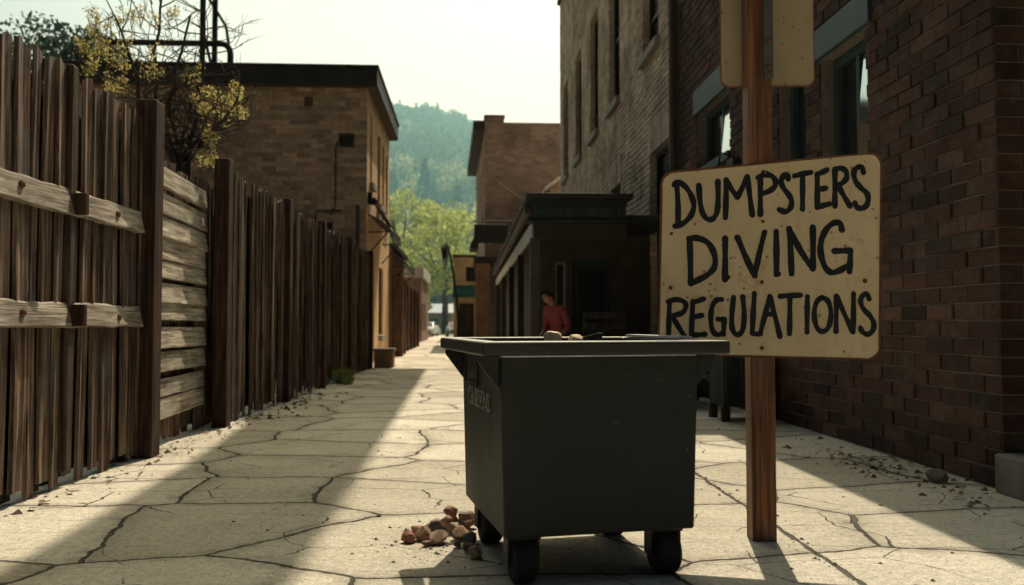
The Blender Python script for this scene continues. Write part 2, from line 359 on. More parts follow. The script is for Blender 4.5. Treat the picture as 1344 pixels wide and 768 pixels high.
def rim_mat():
    s = NT('dumpster rim with painted lit top'); p = s.pos()
    nz = s.n('ShaderNodeSeparateXYZ', {0: s.n('ShaderNodeNewGeometry').outputs['True Normal']}).outputs[2]
    k = s.math('MULTIPLY', s.math('MULTIPLY_ADD', nz, 4.0, -2.8, clamp=True), s.ramp(s.noise(p, 7, 5, 0.65), [(0.3, (0.35, 0.35, 0.35)), (0.55, (1, 1, 1))]))
    c = s.ramp(s.noise(p, 9, 4), [(0.3, (0.008, 0.010, 0.009)), (0.7, (0.018, 0.021, 0.019))])
    s.base(s.mix(k, c, (0.42, 0.39, 0.32, 1))); s.rough(0.4); s.bump(s.noise(p, 60, 4), 0.15, 0.004); return s.m  # upward faces painted pale for the bright light on the rim top
M['rim'] = rim_mat()

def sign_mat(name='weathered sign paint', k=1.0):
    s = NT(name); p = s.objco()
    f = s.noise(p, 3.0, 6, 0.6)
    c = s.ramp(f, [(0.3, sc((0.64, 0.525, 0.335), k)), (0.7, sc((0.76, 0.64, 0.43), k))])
    v = s.n('ShaderNodeTexVoronoi', {'Vector': p, 'Scale': 19.0}, feature='F1').outputs[0]
    spot = s.math('MULTIPLY', s.math('LESS_THAN', v, 0.17), s.ramp(s.noise(p, 7, 3), [(0.52, (0, 0, 0)), (0.58, (1, 1, 1))]))
    v2 = s.n('ShaderNodeTexVoronoi', {'Vector': p, 'Scale': 48.0}, feature='F1').outputs[0]
    spot2 = s.math('MULTIPLY', s.math('LESS_THAN', v2, 0.15), s.ramp(s.noise(p, 11, 3), [(0.5, (0, 0, 0)), (0.56, (1, 1, 1))]))
    c = s.mix(s.math('MULTIPLY', spot2, 0.6), c, (0.27, 0.17, 0.08, 1)); c = s.mix(s.math('MULTIPLY', spot, 0.8), c, (0.20, 0.10, 0.04, 1))
    st = s.noise(p, 5.5, 7, 0.72)
    c = s.mix(s.ramp(st, [(0.57, (0, 0, 0)), (0.72, (0.6, 0.6, 0.6))]), c, (0.36, 0.21, 0.09, 1))
    dz = s.noise(s.scalev(p, (16, 16, 1.6)), 1.0, 5, 0.6)
    c = s.mix(s.ramp(dz, [(0.55, (0, 0, 0)), (0.8, (0.35, 0.35, 0.35))]), c, (0.42, 0.33, 0.2, 1))
    s.base(c); s.rough(0.55); s.b.inputs['Specular IOR Level'].default_value = 0.3
    s.bump(s.math('ADD', s.noise(p, 60, 4), s.math('MULTIPLY', spot, -2.0)), 0.15, 0.004)
    return s.m
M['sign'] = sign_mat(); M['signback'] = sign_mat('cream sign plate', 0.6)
M['ink'] = plain('black brush paint', (0.010, 0.014, 0.019), 0.6, 0.5, 25, 0.3)

def paving_mat():
    s = NT('cracked concrete paving'); p = s.pos()
    xyz = s.n('ShaderNodeSeparateXYZ', {0: p}); X, Y = xyz.outputs[0], xyz.outputs[1]
    wob = s.n('ShaderNodeTexNoise', {'Vector': p, 'Scale': 1.5, 'Detail': 5.0, 'Roughness': 0.6}).outputs['Color']
    wv = s.n('ShaderNodeVectorMath', {0: s.n('ShaderNodeVectorMath', {0: wob, 1: (0.5, 0.5, 0.5)}, operation='SUBTRACT').outputs[0], 1: (0.30, 0.20, 0)}, operation='MULTIPLY').outputs[0]
    q = s.n('ShaderNodeVectorMath', {0: p, 1: wv}, operation='ADD').outputs[0]
    def crack(sx, sy, off, width, lo, hi, nscale):
        v = s.n('ShaderNodeVectorMath', {0: s.scalev(q, (sx, sy, 0)), 1: (off, off * 1.7, 0)}, operation='ADD').outputs[0]
        d = s.n('ShaderNodeTexVoronoi', {'Vector': v, 'Scale': 1.0, 'Randomness': 0.85}, feature='DISTANCE_TO_EDGE', voronoi_dimensions='2D').outputs[0]
        m = s.ramp(s.noise(p, nscale, 3), [(lo, (0, 0, 0)), (hi, (1, 1, 1))])
        wd = s.math('MULTIPLY', m, width)
        return s.math('SUBTRACT', 1.0, s.math('DIVIDE', d, s.math('ADD', wd, 1e-4)), clamp=True), v
    k1, v1 = crack(0.62, 0.90, 3.3, 0.0125, 0.05, 0.42, 0.9)
    k2, v2 = crack(1.1, 2.3, 9.1, 0.013, 0.42, 0.62, 1.0)
    # long joint beside the gutter, and cross joints of the walk beside the brick wall
    jx = s.math('ABSOLUTE', s.math('SUBTRACT', s.math('ADD', X, s.math('MULTIPLY_ADD', s.noise(p, 3.5, 4), 0.10, -0.05)), 1.97))
    j1 = s.math('SUBTRACT', 1.0, s.math('DIVIDE', jx, s.math('MULTIPLY_ADD', s.noise(p, 5, 3), 0.05, -0.004)), clamp=True)
    ck = s.math('MAXIMUM', s.math('MAXIMUM', k1, s.math('MULTIPLY', k2, 0.8)), j1)
    dj = s.n('ShaderNodeTexVoronoi', {'Vector': v1, 'Scale': 1.0, 'Randomness': 0.85}, feature='DISTANCE_TO_EDGE', voronoi_dimensions='2D').outputs[0]
    cell = s.n('ShaderNodeTexVoronoi', {'Vector': v1, 'Scale': 1.0, 'Randomness': 0.85}, feature='F1', voronoi_dimensions='2D')
    cr = s.n('ShaderNodeSeparateColor', {0: cell.outputs['Color']}).outputs[0]
    f = s.noise(p, 1.1, 6, 0.65); g = s.noise(p, 22, 5, 0.7); sp = s.noise(p, 170, 2, 0.6)
    c = s.ramp(f, [(0.28, (0.58, 0.525, 0.42)), (0.55, (0.77, 0.71, 0.585)), (0.8, (0.86, 0.80, 0.675))])
    c = s.mix(1.0, c, s.ramp(g, [(0.25, (0.72, 0.71, 0.69)), (0.75, (1.28, 1.28, 1.28))]), 'MULTIPLY')
    c = s.mix(1.0, c, s.ramp(sp, [(0.3, (0.72, 0.72, 0.72)), (0.7, (1.28, 1.28, 1.28))]), 'MULTIPLY')
    c = s.mix(1.0, c, s.ramp(cr, [(0.0, (0.74, 0.73, 0.70)), (1.0, (1.14, 1.14, 1.14))]), 'MULTIPLY')
    dirt = s.math('MULTIPLY', s.ramp(dj, [(0.0, (1, 1, 1)), (0.10, (0, 0, 0))]), s.ramp(s.noise(p, 6, 6, 0.7), [(0.35, (0, 0, 0)), (0.7, (0.8, 0.8, 0.8))]))
    c = s.mix(dirt, c, (0.17, 0.145, 0.11, 1))
    oil = s.ramp(s.noise(p, 0.9, 5, 0.6, 0.8), [(0.60, (0, 0, 0)), (0.70, (0.32, 0.32, 0.32))])
    c = s.mix(oil, c, (0.2, 0.175, 0.14, 1))
    ckc = s.ramp(s.math('MULTIPLY', ck, s.math('MULTIPLY_ADD', s.noise(p, 30, 4, 0.7), 1.6, 0.25)), [(0.08, (0, 0, 0)), (0.42, (1, 1, 1))])
    c = s.mix(s.math('MULTIPLY', ckc, 0.88), c, (0.03, 0.025, 0.02, 1))
    pit = s.ramp(s.noise(p, 46, 2, 0.5), [(0.30, (1, 1, 1)), (0.36, (0, 0, 0))])
    c = s.mix(s.math('MULTIPLY', pit, 0.5), c, (0.10, 0.085, 0.065, 1))
    stn = s.ramp(s.noise(p, 0.55, 7, 0.7), [(0.50, (0, 0, 0)), (0.72, (0.38, 0.38, 0.38))])
    c = s.mix(stn, c, (0.30, 0.26, 0.20, 1))
    s.base(c); s.rough(0.88); s.b.inputs['Specular IOR Level'].default_value = 0.25
    h = s.math('ADD', s.math('MULTIPLY', g, 0.7), s.math('MULTIPLY', s.noise(p, 80, 4, 0.7), 0.6))
    h = s.math('ADD', h, s.math('MULTIPLY', s.noise(p, 2.0, 3), 2.2)); h = s.math('SUBTRACT', h, s.math('MULTIPLY', ckc, 2.0)); h = s.math('SUBTRACT', h, s.math('MULTIPLY', pit, 0.5))
    h = s.math('ADD', h, s.math('MULTIPLY', cr, 1.2))
    s.bump(h, 1.0, 0.03)
    return s.m
M['paving'] = paving_mat()
M['soil'] = plain('dry earth', (0.20, 0.165, 0.115), 0.95, 0.3, 0.4, 0.5)
M['hill'] = plain('hillside earth', (0.07, 0.095, 0.06), 0.95, 0.3, 0.05, 0.0)

# ------------------------------------------------------------------ the setting
g = MB(); g.quad((-900, -60, -0.02), (900, -60, -0.02), (900, 2500, -0.02), (-900, 2500, -0.02)); struct(g.build('ground', M['soil']))
g = MB(); g.quad((-3.6, -12, 0), (4.6, -12, 0), (4.6, 140, 0), (-3.6, 140, 0)); struct(g.build('alley_pavement', M['paving']))

def hill_z(x, y):
    def sm(a, b, t): t = max(0, min(1, (t - a) / (b - a))); return t * t * (3 - 2 * t)
    pts = [(110, 0), (160, 3), (210, 13), (260, 34), (310, 61), (360, 86), (420, 109), (520, 118), (800, 110)]
    z = 0
    for (a, za), (b, zb) in zip(pts, pts[1:]):
        if y >= a: z = za + (zb - za) * min(1, (y - a) / (b - a))
    k = 1 - 0.00005 * (x + 40) ** 2 * (1 if x > -40 else 0.15)
    return z * max(0.25, k) + (2.5 * math.sin(x * 0.07 + y * 0.03) + 1.6 * math.sin(x * 0.19 - y * 0.05)) * sm(120, 240, y)
hm = MB(); nx, ny = 70, 60
xs = [-420 + 840 * i / nx for i in range(nx + 1)]; ys = [105 + 560 * j / ny for j in range(ny + 1)]
hm.add([(x, y, hill_z(x, y) - 0.05) for y in ys for x in xs], [(j * (nx + 1) + i, j * (nx + 1) + i + 1, (j + 1) * (nx + 1) + i + 1, (j + 1) * (nx + 1) + i) for j in range(ny) for i in range(nx)])
struct(hm.build('hill', M['hill'], smooth=True))

# far wood that reads as one mass on the hillside
fo = MB()
for k in range(2600):
    y = 170 + 300 * rnd.random() ** 0.8; x = y * rnd.uniform(-0.30, 0.16)
    z = hill_z(x, y); h = rnd.uniform(4, 8)
    if rnd.random() < 0.4:
        for q in range(5):
            fo.leaves((x, y, z + h * (0.25 + 0.18 * q)), h * 0.30 * (1.05 - 0.2 * q), 7, 0.8, 0.7)
    else:
        fo.leaves((x, y, z + h * 0.55), h * 0.5, 34, 0.85, 0.8)
wl = MB()
for k in range(520):
    y = rnd.uniform(165, 290); x = y * rnd.uniform(-0.28, 0.15); z = hill_z(x, y); h = rnd.uniform(7, 13)
    if rnd.random() < 0.22:
        for q in range(6): fd = wl if False else fo; fd.leaves((x, y, z + h * (0.3 + 0.17 * q)), h * 0.22 * (1.1 - 0.19 * q), 22, 0.7, 0.8)
    else:
        for q in range(4): wl.leaves((x + rnd.uniform(-2, 2), y + rnd.uniform(-2, 2), z + h * rnd.uniform(0.45, 0.8)), h * rnd.uniform(0.22, 0.36), 26, 0.7, 0.8, 0.4)
o = wl.build('woodland', M['woodleaf']); tag(o, 'paler green trees climbing the lower slope of the hill', 'woodland', kind='stuff')
o = fo.build('forest', M['hillleaf']); tag(o, 'hazy wooded hillside rising behind the end of the alley', 'forest', kind='stuff')

# haze that hangs over the far end of the valley
hz = MB(); hz.bb(-420, 420, 70, 640, -0.01, 128); ho = hz.build('haze', M['hill']); hmx = bpy.data.materials.new('valley haze'); hmx.use_nodes = True
ht = hmx.node_tree; ht.nodes.remove(ht.nodes['Principled BSDF']); vs_ = ht.nodes.new('ShaderNodeVolumeScatter'); vs_.inputs['Color'].default_value = (0.42, 0.90, 1.0, 1); vs_.inputs['Density'].default_value = 0.0017; vs_.inputs['Anisotropy'].default_value = 0.35
ht.links.new(vs_.outputs[0], ht.nodes['Material Output'].inputs['Volume']); ho.data.materials.clear(); ho.data.materials.append(hmx); tag(ho, 'thin bluish green haze in front of the wooded hillside', 'haze', kind='stuff')

# added unseen slab, cut so its shadow lays the dark stripe down the alley
s_ = MB(); zd = 16.2; sh = zd / math.tan(EL); dx, dy = sh * math.sin(AZ), sh * math.cos(AZ)
edge_l = [(1.0, -2.30), (5.1, -2.43), (8.0, -2.56), (11.2, -2.84), (12.0, -3.12), (19.8, -3.62), (24.4, -3.75)]
edge_r = [(24.4, -1.20), (5.0, -0.89), (1.0, -0.85)]
s_.prism([(x + dx, y + dy, zd) for y, x in edge_l + edge_r], (0, 0, 0.25))
for yb in (1.4 + dy, 24.2 + dy): s_.bb(-1.1 + dx, 4.3, yb - 0.06, yb + 0.06, zd + 0.25, zd + 0.42)
struct(s_.build('stripe_shadow_caster', M['roofdark']))

# ------------------------------------------------------------------ near fence on the left
def FX(y): return -3.2 + 0.022 * (y - 8.4)
def board(mb, x, y, wd, z0, z1, tw=0.0, th=0.028, lean=0.0, cup=0.006, segs=5, nar=True):
    """one weathered plank: cupped section, slight wander, uneven top; long axis z, width along y"""
    prof = [(-0.5, -th / 2 + 0.004), (-0.46, th / 2 - 0.004 + cup), (-0.40, th / 2 + cup * 0.7), (0, th / 2 - cup), (0.40, th / 2 + cup * 0.7), (0.46, th / 2 - 0.004 + cup), (0.5, -th / 2 + 0.004), (0.45, -th / 2), (-0.45, -th / 2)]
    n = len(prof); vs = []; ph = rnd.uniform(0, 6.28); ta = rnd.uniform(-0.035, 0.035)
    for i in range(segs + 1):
        t = i / segs; z = z0 + (z1 - z0) * t
        wob = 0.006 * math.sin(ph + t * 4.2); tt = tw + 0.05 * math.sin(ph * 1.7 + t * 2.6)
        ww = wd * (1 + 0.04 * math.sin(ph + 5 * t))
        for u, v in prof:
            yy, xx = u * ww, v
            zz = z + (ta * u * 2 - (0.02 if abs(u) > 0.42 else 0) if i == segs else 0)
            vs.append((x + xx * math.cos(tt) - yy * math.sin(tt) + wob, y + yy * math.cos(tt) + xx * math.sin(tt) + lean * t + wob, zz))
    fs = [tuple(i * n + k for k in (range(n) if True else ())) for i in ()]
    for i in range(segs):
        for k in range(n): fs.append((i * n + k, i * n + (k + 1) % n, (i + 1) * n + (k + 1) % n, (i + 1) * n + k))
    fs += [tuple(range(n)), tuple(segs * n + k for k in range(n))[::-1]]
    mb.add(vs, fs)
def boards(mb, y0, y1, z0, z1, w0=0.15, w1=0.225, tw=0.12, gap=0.014, xo=0.0, fx=FX, th=0.028):
    y = y0
    while y < y1:
        wd = rnd.uniform(w0, w1)
        board(mb, fx(y) + xo + rnd.uniform(-0.02, 0.014), y + wd / 2, wd, z0 + rnd.uniform(-0.05, 0.06), z1 + rnd.uniform(-0.035, 0.03), rnd.gauss(tw, 0.075), th, rnd.uniform(-0.02, 0.02), rnd.uniform(0.002, 0.009))
        y += wd + rnd.uniform(-0.004, gap)
def back_boards(parent, y0, y1, z0, z1, xo=-0.085):
    m = MB(); boards(m, y0, y1, z0, z1, 0.17, 0.24, 0.0, 0.02, xo); return m.build('backing_boards', M['tarwood'], parent)
def post(parent, y, h, sz=(0.17, 0.2), front=0.085, name='post', z0=-0.05, m='post', fx=FX):
    p = MB(); x = fx(y) + front - sz[0] / 2
    p.add([(x + a * sz[0] / 2, y + b * sz[1] / 2, z) for z in (z0, h * 0.33, h * 0.66, h) for a, b in ((-1, -1), (1, -1), (1, 1), (-1, 1))],
          [(0, 3, 2, 1), (12, 13, 14, 15)] + [(4 * i + k, 4 * i + (k + 1) % 4, 4 * i + 4 + (k + 1) % 4, 4 * i + 4 + k) for i in range(3) for k in range(4)])
    return p.build(name, M[m], parent, bevel=0.018, seg=3)
def rough_rail(parent, y0, y1, z, h, front, tilt=0.16, m='rail', name='rail', fx=FX):
    """thick sawn rail, tilted a little so that its face looks up, with wandering edges"""
    n = max(2, int((y1 - y0) / 0.22)); mb = MB(); vs = []
    for i in range(n + 1):
        y = y0 + (y1 - y0) * i / n; a = rnd.uniform(-0.010, 0.010); b = rnd.uniform(-0.008, 0.008); x = fx(y) + front
        c = h * tilt
        for px, pz in ((-0.07, -h / 2), (0, -h / 2 + b), (0.004, -h / 2 + 0.012 + b), (-c * 0.5, rnd.uniform(-0.01, 0.01)), (-c, h / 2 - 0.014 + a), (-c - 0.012, h / 2 + a), (-0.07 - c, h / 2)):
            vs.append((x + px, y, z + pz))
    k = 7
    fs = [(i * k + j, (i + 1) * k + j, (i + 1) * k + (j + 1) % k, i * k + (j + 1) % k) for i in range(n) for j in range(k)]
    fs += [tuple(range(k)), tuple(n * k + j for j in range(k))[::-1]]
    mb.add(vs, fs); return mb.build(name, M[m], parent)

fence = thing('wooden_fence', 'tall weathered plank fence with rough rails and red brown posts along the alley', 'fence', (FX(12), 12, 0))
m = MB(); boards(m, 2.2, 8.30, 0.05, 3.36, tw=0.14); m.build('board_panel', M['board'], fence)
back_boards(fence, 2.2, 8.3, 0.05, 3.22)
rough_rail(fence, 2.2, 8.28, 2.28, 0.21, 0.062); rough_rail(fence, 2.2, 8.28, 1.37, 0.20, 0.062)
post(fence, 6.92, 3.40, (0.13, 0.11), 0.042, 'upright', 0.12, 'upright'); post(fence, 4.6, 3.40, (0.13, 0.11), 0.042, 'upright', 0.12, 'upright')
for y in (6.92, 4.6):
    for z in (2.27, 1.37): m = MB(); m.bb(FX(y) + 0.02, FX(y) + 0.155, y - 0.03, y + 0.03, z - 0.09, z + 0.085); m.build('cleat', M['post'], fence, bevel=0.008)
post(fence, 8.42, 3.50, (0.20, 0.24), 0.145)
m = MB(); boards(m, 8.56, 10.80, 0.03, 3.08, tw=0.05, fx=lambda y: FX(8.55) - 0.115 - math.tan(R(3.2)) * (y - 8.55), gap=0.006); m.build('board_panel', M['board'], fence)
m = MB(); boards(m, 10.5, 11.05, 0.0, 3.1, xo=-0.20, tw=0.0, gap=0.0); m.build('board_panel', M['board'], fence)
post(fence, 10.80, 3.39, (0.19, 0.21), 0.125)
for (a, b, h) in ((10.92, 14.12, 3.33), (14.32, 17.12, 3.33), (17.32, 20.5, 3.32), (20.7, 24.2, 3.30)):
    m = MB(); boards(m, a, b, 0.02, h, tw=0.14, w0=0.14, w1=0.20, gap=0.024); m.build('board_panel', M['board'], fence); back_boards(fence, a, b, 0.1, h - 0.14)
for y in (14.22, 17.22, 20.6, 24.3): post(fence, y, 3.40, (0.17, 0.2), 0.10)
# slatted gate between the first two posts, standing a little ajar
gate = thing('slatted_gate', 'pale grey horizontal slat gate between two fence posts', 'gate', (FX(8.55) + 0.0, 8.55, 0), R(3.2))
zz = 0.30
sl = MB(); Lg = 2.17
while zz < 2.86:
    h = rnd.choice((0.19, 0.215, 0.23)); e = rnd.uniform(0.006, 0.045); n = 10; vs = []
    j0, j1 = rnd.uniform(-0.01, 0.01), rnd.uniform(-0.012, 0.012)
    for i in range(n + 1):
        t = i / n; y = 0.02 + rnd.uniform(-0.01, 0.01) * (i in (0, n)) + Lg * t; a = rnd.uniform(-0.006, 0.006); zo = j0 + (j1 - j0) * t
        for px, pz in ((-0.03, 0), (e, a), (e + 0.003, 0.01 + a), (e * 0.5, h * 0.5), (0.0, h - 0.006), (-0.008, h), (-0.03, h)):
            vs.append((px, y, zz + pz + zo))
    k = 7
    fs = [(i * k + j, (i + 1) * k + j, (i + 1) * k + (j + 1) % k, i * k + (j + 1) % k) for i in range(n) for j in range(k)] + [tuple(range(k)), tuple(n * k + j for j in range(k))[::-1]]
    sl.add(vs, fs); zz += h + rnd.choice((0.004, 0.02, 0.045, 0.07))
sl.build('slat_panel', M['slat'], gate, world=False)
for a in (0.1, 1.85): q = MB(); q.bb(-0.06, -0.031, a, a + 0.1, 0.2, 2.9); q.build('batten', M['board'], gate, world=False)

# farther timber fence past the brick building
def FX2(y): return -3.02 + 0.004 * (y - 34)
ff = thing('timber_fence', 'sunlit red brown timber fence past the brick building beyond its awnings', 'fence', (FX2(40), 40, 0))
m = MB(); boards(m, 40.3, 48, 0.05, 3.0, 0.3, 0.5, 0.15, 0.06, fx=FX2, th=0.05); m.build('board_panel', M['board2'], ff)
for y in (40.2, 42.8, 45.4, 48.1): post(ff, y, 3.15, (0.3, 0.32), 0.16, m='board2', fx=FX2)

# ------------------------------------------------------------------ left brick building
bx, by0, by1, bh = -3.12, 25.75, 33.0, 8.6
lb = thing('brick_building', 'dull brown brick building with dark overhanging flat roof behind the plank fence', 'building', (-7.5, 29, 0))
PE = lambda u, z, i: (bx - i, by0 + u, z)
PS = lambda u, z, i: (bx - u, by0 + i, z)
wins = [(0.75, 1.35, 5.75, 8.0), (3.0, 3.9, 5.4, 7.9), (4.5, 5.2, 5.3, 7.8), (5.8, 6.6, 5.2, 7.7)]
doors = [(1.0, 2.2, 0.05, 3.6), (3.6, 5.0, 0.9, 3.3)]
m = MB(); facade(m, PS, 9.5, bh, [(0.45, 0.80, 6.75, 7.07), (1.65, 1.92, 7.95, 8.27), (1.02, 1.42, 3.75, 4.4)], 0.12)
m.quad((bx - 9.5, by0, 0), (bx - 9.5, by1, 0), (bx - 9.5, by1, bh), (bx - 9.5, by0, bh)); m.quad((bx, by1, 0), (bx - 9.5, by1, 0), (bx - 9.5, by1, bh), (bx, by1, bh))
m.build('wall', M['brick_left'], lb); m = MB(); facade(m, PE, by1 - by0, bh, wins + doors, 0.18); m.build('side_wall', M['brick_lit_side'], lb)
for a in wins: window(PE, lb, *a, 0.12, M['darkframe'], M['glass'], 0.06, M['sillstone'])
window(PE, lb, *doors[1], 0.12, M['darkframe'], M['glass'], 0.08, M['sillstone'], 2)
window(PS, lb, 1.02, 1.42, 3.75, 4.4, 0.09, M['darkframe'], M['glass'], 0.06, M['sillstone'])
m = MB(); pbox(m, PE, 1.0, 2.2, 0.05, 3.6, 0.12, 0.17); d_ = m.build('door', M['tarwood'], lb, bevel=0.01)
m = MB(); pbox(m, PE, 1.12, 1.2, 1.0, 1.2, 0.06, 0.12); m.build('handle', M['steel'], d_)
m = MB(); pbox(m, PS, 1.65, 1.92, 7.95, 8.27, 0.03, 0.1); m.build('blocked_vent', M['soffit'], lb)
m = MB(); pbox(m, PS, 0.45, 0.80, 6.75, 7.07, 0.08, 0.118)
for k in range(5): pbox(m, PS, 0.46, 0.79, 6.77 + k * 0.06, 6.80 + k * 0.06, 0.02, 0.078)
for a in ((0.40, 0.45, 6.70, 7.12), (0.80, 0.85, 6.70, 7.12), (0.45, 0.80, 7.07, 7.12), (0.45, 0.80, 6.70, 6.75)): pbox(m, PS, *a, -0.08, -0.004)
m.build('vent_box', M['pipe'], lb)
m = MB(); m.tube([PS(0.84, 6.9, -0.05), PS(0.92, 6.85, -0.05), PS(0.95, 6.6, -0.05), PS(0.95, 4.9, -0.05), PS(1.1, 4.6, -0.05)], 0.022, 6); m.build('conduit', M['pipe'], lb)
m = MB(); m.tube([PS(0.27, 4.9, -0.06), PS(0.27, 0.1, -0.06)], 0.05, 6); m.build('conduit', M['pipe'], lb)
m = MB(); m.tube([PS(0.75, 4.75, -0.05), PS(1.5, 4.72, -0.05), PS(1.55, 4.6, -0.05), PS(1.55, 3.2, -0.05)], 0.025, 6)
m.build('conduit', M['pipe'], lb)
ov, oa = 0.22, 0.32
m = MB(); m.bb(bx - 9.7, bx + oa, by0 - ov, by1 + 0.25, bh - 0.02, bh + 0.52); m.bb(bx - 9.75, bx + oa + 0.05, by0 - ov - 0.05, by1 + 0.3, bh + 0.523, bh + 0.60)
rf = m.build('roof', M['roofdark'], lb, bevel=0.015)
m = MB(); m.bb(bx - 9.6, bx + oa - 0.06, by0 - ov + 0.06, by1 + 0.2, bh - 0.06, bh - 0.023); m.build('soffit', M['soffit'], rf)
# awning over the door, with stays
def awning(y0, y1, x0, x1, z0, z1, parent, name='awning', mat='roofdark'):
    m = MB(); n = max(4, int((y1 - y0) / 0.25)); vs = []
    for i in range(n + 1):
        y = y0 + (y1 - y0) * i / n; b = 0.03 * math.sin(i * 2.1)
        vs += [(x0, y, z0), ((x0 + x1) / 2, y, (z0 + z1) / 2 + 0.05 + b * 0.4), (x1, y, z1), (x1 + 0.005, y, z1 - 0.22 + b)]
    fs = [(i * 4 + k, i * 4 + k + 1, i * 4 + 5 + k, i * 4 + 4 + k) for i in range(n) for k in range(3)]
    m.add(vs, fs); a = m.build(name, M[mat], parent); a.modifiers.new('t', 'SOLIDIFY').thickness = 0.02
    for y in (y0 + 0.05, y1 - 0.05):
        f = MB(); f.tube([(x0 + 0.02, y, z0 + 0.55), (x1 - 0.02, y, z1 + 0.05)], 0.025, 6); f.tube([(x0 + 0.02, y, z1 - 0.12), (x1 - 0.02, y, z1 - 0.1)], 0.022, 6); f.tube([(x0 + 0.02, y, z1 - 0.8), (x1 - 0.05, y, z1 - 0.08)], 0.022, 6)
        f.build('stay', M['black'], a)
    return a
awning(26.0, 30.2, bx, -2.42, 4.72, 4.25, lb)
m = MB(); m.bb(bx + 0.003, bx + 0.14, 25.9, 26.06, 5.0, 5.35); m.lathe((bx + 0.2, 25.98, 4.98), [(0.14, 0), (0.10, 0.14), (0.04, 0.22)], 10); m.build('wall_lamp', M['black'], lb)

# pipe frame on its roof
pf = thing('rooftop_pipe_frame', 'dark steel pipe frame standing on the roof of the brown brick building', 'pipe frame', (-8.8, 27.4, 9.2))
m = MB(); Y = 27.4
def bent(a, b, c, r=0.1):
    return m.tube([a, *[Vector(b) + (Vector(a) - Vector(b)).normalized() * 0.35 * (1 - t) ** 2 + (Vector(c) - Vector(b)).normalized() * 0.35 * t ** 2 for t in (0, .25, .5, .75, 1)], c], r, 8)
bent((-11.6, Y, 10.4), (-7.75, Y, 10.4), (-7.75, Y, 9.2)); m.build('crossbar', M['black'], pf)
for x in (-8.75, -8.35):
    m = MB(); m.tube([(x, Y + 0.3, 9.2), (x, Y + 0.3, 12.6)], 0.09, 8); m.build('standard', M['black'], pf)
m = MB(); m.tube([(-8.75, Y + 0.3, 11.0), (-8.35, Y + 0.3, 9.35)], 0.05, 6); m.tube([(-8.75, Y + 0.3, 12.3), (-8.0, Y + 0.32, 11.1), (-7.9, Y + 0.3, 10.5)], 0.05, 6); m.build('brace', M['black'], pf)
m = MB(); m.bb(-11.7, -11.5, Y - 0.1, Y + 0.1, 9.2, 10.5); m.build('standard', M['black'], pf)

# low building behind the first awning, far low building, step block, weed
low = thing('low_brick_shop', 'low orange brick shop with dark awning between the brown building and timber fence', 'shop', (-5, 36, 0))
PL = lambda u, z, i: (-3.05 - i, 33.3 + u, z)
m = MB(); hl = [(0.6, 1.7, 0.05, 2.9), (2.6, 4.6, 0.8, 2.9)]; facade(m, PL, 6.6, 4.3, hl, 0.2)
m.quad((-8, 33.3, 0), (-3.05, 33.3, 0), (-3.05, 33.3, 4.3), (-8, 33.3, 4.3)); m.quad((-8, 33.3, 4.3), (-3.05, 33.3, 4.3), (-3.05, 39.9, 4.3), (-8, 39.9, 4.3)); m.quad((-8, 39.9, 0), (-3.05, 39.9, 0), (-3.05, 39.9, 4.3), (-8, 39.9, 4.3))
m.build('wall', M['brick_far'], low); window(PL, low, *hl[1], 0.12, M['darkframe'], M['glass'], 0.08, M['sillstone'], 2)
m = MB(); pbox(m, PL, *hl[0], 0.13, 0.18); m.build('door', M['tarwood'], low)
m = MB(); m.bb(-8.1, -2.9, 33.25, 40.0, 4.303, 4.5); m.build('roof', M['roofdark'], low)
awning(33.6, 38.6, -3.05, -2.45, 4.1, 3.7, low)
for a in ((-3.04, -2.6, 33.5, 33.9), (-3.04, -2.7, 36.2, 36.6)): m = MB(); m.bb(*a, 0.0, 3.2); m.build('timber_pier', M['board2'], low, bevel=0.02)

fb = thing('far_brick_building', 'small pinkish brick building with white roof edge far down the alley', 'building', (-6, 64, 0))
PF = lambda u, z, i: (-8.5 + u, 60 + i, z); PG = lambda u, z, i: (-3.35 - i, 60 + u, z)
m = MB(); hs = [(1.0, 2.0, 1.0, 2.6)]; facade(m, PF, 5.15, 4.6, hs, 0.15); hg = [(1, 2.4, 0.8, 2.8), (4, 5.4, 0.8, 2.8)]; facade(m, PG, 10, 4.6, hg, 0.15); m.build('wall', M['brick_mid'], fb)
m = MB(); m.bb(-8.7, -3.2, 59.8, 70.2, 4.603, 5.4); m.build('roof', M['white'], fb, bevel=0.02)
for a in hg: window(PG, fb, *a, 0.1, M['darkframe'], M['glass'], 0.07)
window(PF, fb, *hs[0], 0.1, M['darkframe'], M['glass'], 0.07)

blk = thing('planter_block', 'square brown masonry block standing at the corner of the brick building', 'planter', (-2.5, 25.2, 0))
m = MB(); m.box((-2.5, 25.2, 0.24), (0.56, 0.6, 0.48)); m.build('block', M['brick_far'], blk, bevel=0.02)
m = MB(); m.box((-2.5, 25.2, 0.525), (0.64, 0.68, 0.09)); m.build('cap', M['stone'], blk, bevel=0.02)

